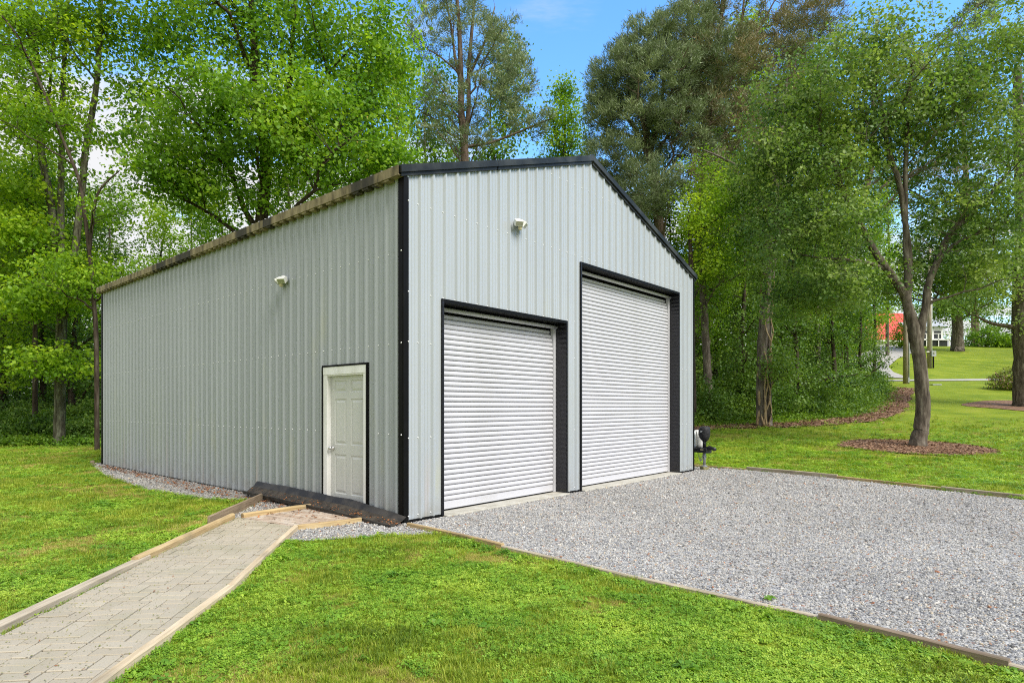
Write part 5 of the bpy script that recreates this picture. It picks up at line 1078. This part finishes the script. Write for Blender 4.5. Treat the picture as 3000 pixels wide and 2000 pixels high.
MB().box(-3.2, 3.0, 0, 6, -1, 3.6).ob('wall', M['cream'], wh); MB().prism([(-0.6, 3.6), (3.0, 5.4), (6.6, 3.6)], -3.5, 3.3).ob('roof', M['backplate'], wh)
for a_ in (-2.6, -0.2, 1.6): MB().box(a_, a_ + 1.1, -0.05, 0.02, 1.7, 2.9).ob('window', M['dark'], wh)
MB().box(-3.0, 2.8, -2.0, -0.06, 1.2, 1.35).ob('deck', M['cream'], wh)
for a_ in (-2.9, -1.0, 0.9, 2.6): MB().box(a_, a_ + 0.12, -2.0, -1.88, -1, 2.3).ob('post', M['cream'], wh)
MB().box(-3.0, 2.8, -2.02, -1.9, 2.2, 2.3).ob('rail', M['cream'], wh); MB().box(-2.7, 2.5, -1.8, -0.1, -0.8, 1.15).ob('dark_undercroft', M['dark'], wh)

# ------------------------------------------------------------------ trailer beside the garage
tip = uv(9.24, -0.10); back_ = uv(11.4, 5.0); ax = (tip - back_); ax.z = 0; ax.normalize()
tr = ob('travel_trailer', None, label='trailer with white gas bottles and black covered jack behind the garage corner', cat='trailer')
tr.matrix_world = Matrix.Translation((tip.x, tip.y, 0.0)) @ Matrix.Rotation(math.atan2(ax.y, ax.x), 4, 'Z')      # local +x points forward
M['black_metal'] = mat('black_metal', (0.02, 0.02, 0.022), 0.4, 0.5); M['galv'] = mat('galvanised', (0.33, 0.34, 0.35), 0.4, 0.5, 0.5); M['cover'] = mat('jack_cover', (0.02, 0.02, 0.022), 0.6, 0.3, bump=(14, 0.8, 0.03, (1, 1, 1)))
for s in (-1, 1):
    MB().prism([(-0.03, 0.43), (0.03, 0.43), (0.03, 0.53), (-0.03, 0.53)], -1.6, 0.03, Matrix.Translation((0, s * 0.045, 0)) @ Matrix.Rotation(-s * rad(20), 4, 'Z')).ob('tongue_beam', M['black_metal'], tr)
MB().box(-0.25, 0.16, -0.09, 0.09, 0.425, 0.545, bev=0.01).ob('tongue_plate', M['black_metal'], tr)
MB().box(-0.16, 0.06, -0.094, -0.0905, 0.492, 0.516).ob('warning_label', M['sensor'], tr)
MB().tube([(0.10, 0, 0.54), (0.18, 0, 0.555), (0.27, 0, 0.545), (0.33, 0, 0.535), (0.37, 0, 0.53)], [0.045, 0.055, 0.04, 0.05, 0.035], 12).ob('coupler', M['black_metal'], tr, smooth=True)
MB().tube([(0, 0, 0.09), (0, 0, 0.5)], 0.032, 12).ob('jack_leg', M['galv'], tr, smooth=True); MB().tube([(0, 0, 0.085), (0, 0, 0.10), (0, 0, 0.13)], [0.075, 0.075, 0.03], 12).ob('jack_foot', M['galv'], tr)
MB().tube([(0, 0, 0.54), (0, 0, 0.80)], 0.042, 10).ob('jack_tube', M['black_metal'], tr, smooth=True)
jc = MB().tube([(0, 0, 0.70), (0.01, 0, 0.74), (0.005, 0, 0.80), (0, 0, 0.88), (0, 0, 0.96), (0, 0, 1.03), (-0.01, 0, 1.06), (-0.01, 0, 1.075)], [0.05, 0.085, 0.12, 0.14, 0.142, 0.135, 0.10, 0.04], 16).ob('jack_cover', M['cover'], tr, smooth=True)
lg = MB().add([(0.035 + 0.04 * math.cos(t), -0.1435 + 0.006 * abs(math.cos(t)), 0.95 + 0.017 * math.sin(t)) for t in [k * math.pi / 8 for k in range(16)]], [tuple(range(16))[::-1]]).ob('oval_badge', M['plastic_white'], jc)
for s in (-1, 1):
    MB().tube([(-0.36, s * 0.165, 0.53), (-0.36, s * 0.165, 0.55), (-0.36, s * 0.165, 0.62), (-0.36, s * 0.165, 0.86), (-0.36, s * 0.165, 0.93), (-0.36, s * 0.165, 0.965), (-0.36, s * 0.165, 0.97)], [0.13, 0.155, 0.16, 0.16, 0.145, 0.10, 0.02], 20).ob('gas_bottle', M['plastic_white'], tr, smooth=True)
MB().box(-0.56, -0.10, -0.34, 0.34, 0.531, 0.545).ob('bottle_tray', M['black_metal'], tr)
MB().tube([(-0.14, -0.1, 0.54), (-0.13, -0.12, 0.80), (-0.15, -0.12, 0.95)], 0.008, 6).ob('strap', M['black_metal'], tr)
for s in (-1, 1):     # safety chains, link by link
    for k in range(9):
        t = k / 8; x = -0.10 + 0.13 * t; z = 0.44 - 0.20 * math.sin(math.pi * (0.12 + 0.7 * t)); y = s * 0.06 - 0.03
        mb = MB(); R_ = Matrix.Translation((x, y, z)) @ Matrix.Rotation(k * 1.57, 4, 'Z')
        mb.tube([tuple(R_ @ Vector((0.013 * math.cos(a), 0, 0.022 * math.sin(a)))) for a in [q * math.pi / 4 for q in range(9)]], 0.004, 5, cap=False); mb.ob('chain_link', M['galv'], tr)
MB().tube([(0.03, -0.04, 0.60), (0.08, -0.07, 0.66), (0.07, -0.06, 0.73), (0.02, -0.05, 0.74)], 0.007, 6).ob('cable', M['black_metal'], tr)
MB().box(-6.2, -1.75, -1.02, 1.02, 0.5, 2.7, bev=0.08).ob('trailer_body', M['cream'], tr)
for s in (-1, 1):
    for x in (-3.9, -3.1):
        w_ = MB().tube([(x, s * 0.84, 0.33), (x, s * 1.04, 0.33)], 0.33, 20).ob('wheel', M['black_metal'], tr); MB().tube([(x, s * 1.041, 0.33), (x, s * 1.05, 0.33)], 0.19, 16).ob('rim', M['galv'], w_)
blk = MB().box(-0.085, 0.085, -0.07, 0.07, 0.0, 0.085, bev=0.006).ob('jack_block', M['wood_mossy'] if 'wood_mossy' in M else timber('mossy_wood', (0.20, 0.19, 0.08), (0.12, 0.11, 0.05), (0.3, 0.27, 0.14)), label='mossy wooden block under the foot of the trailer jack', cat='wood block')
blk.location = (tip.x, tip.y, 0.001); blk.rotation_euler = (0, 0, 0.4)
print('points', NG, 'pavers', count)
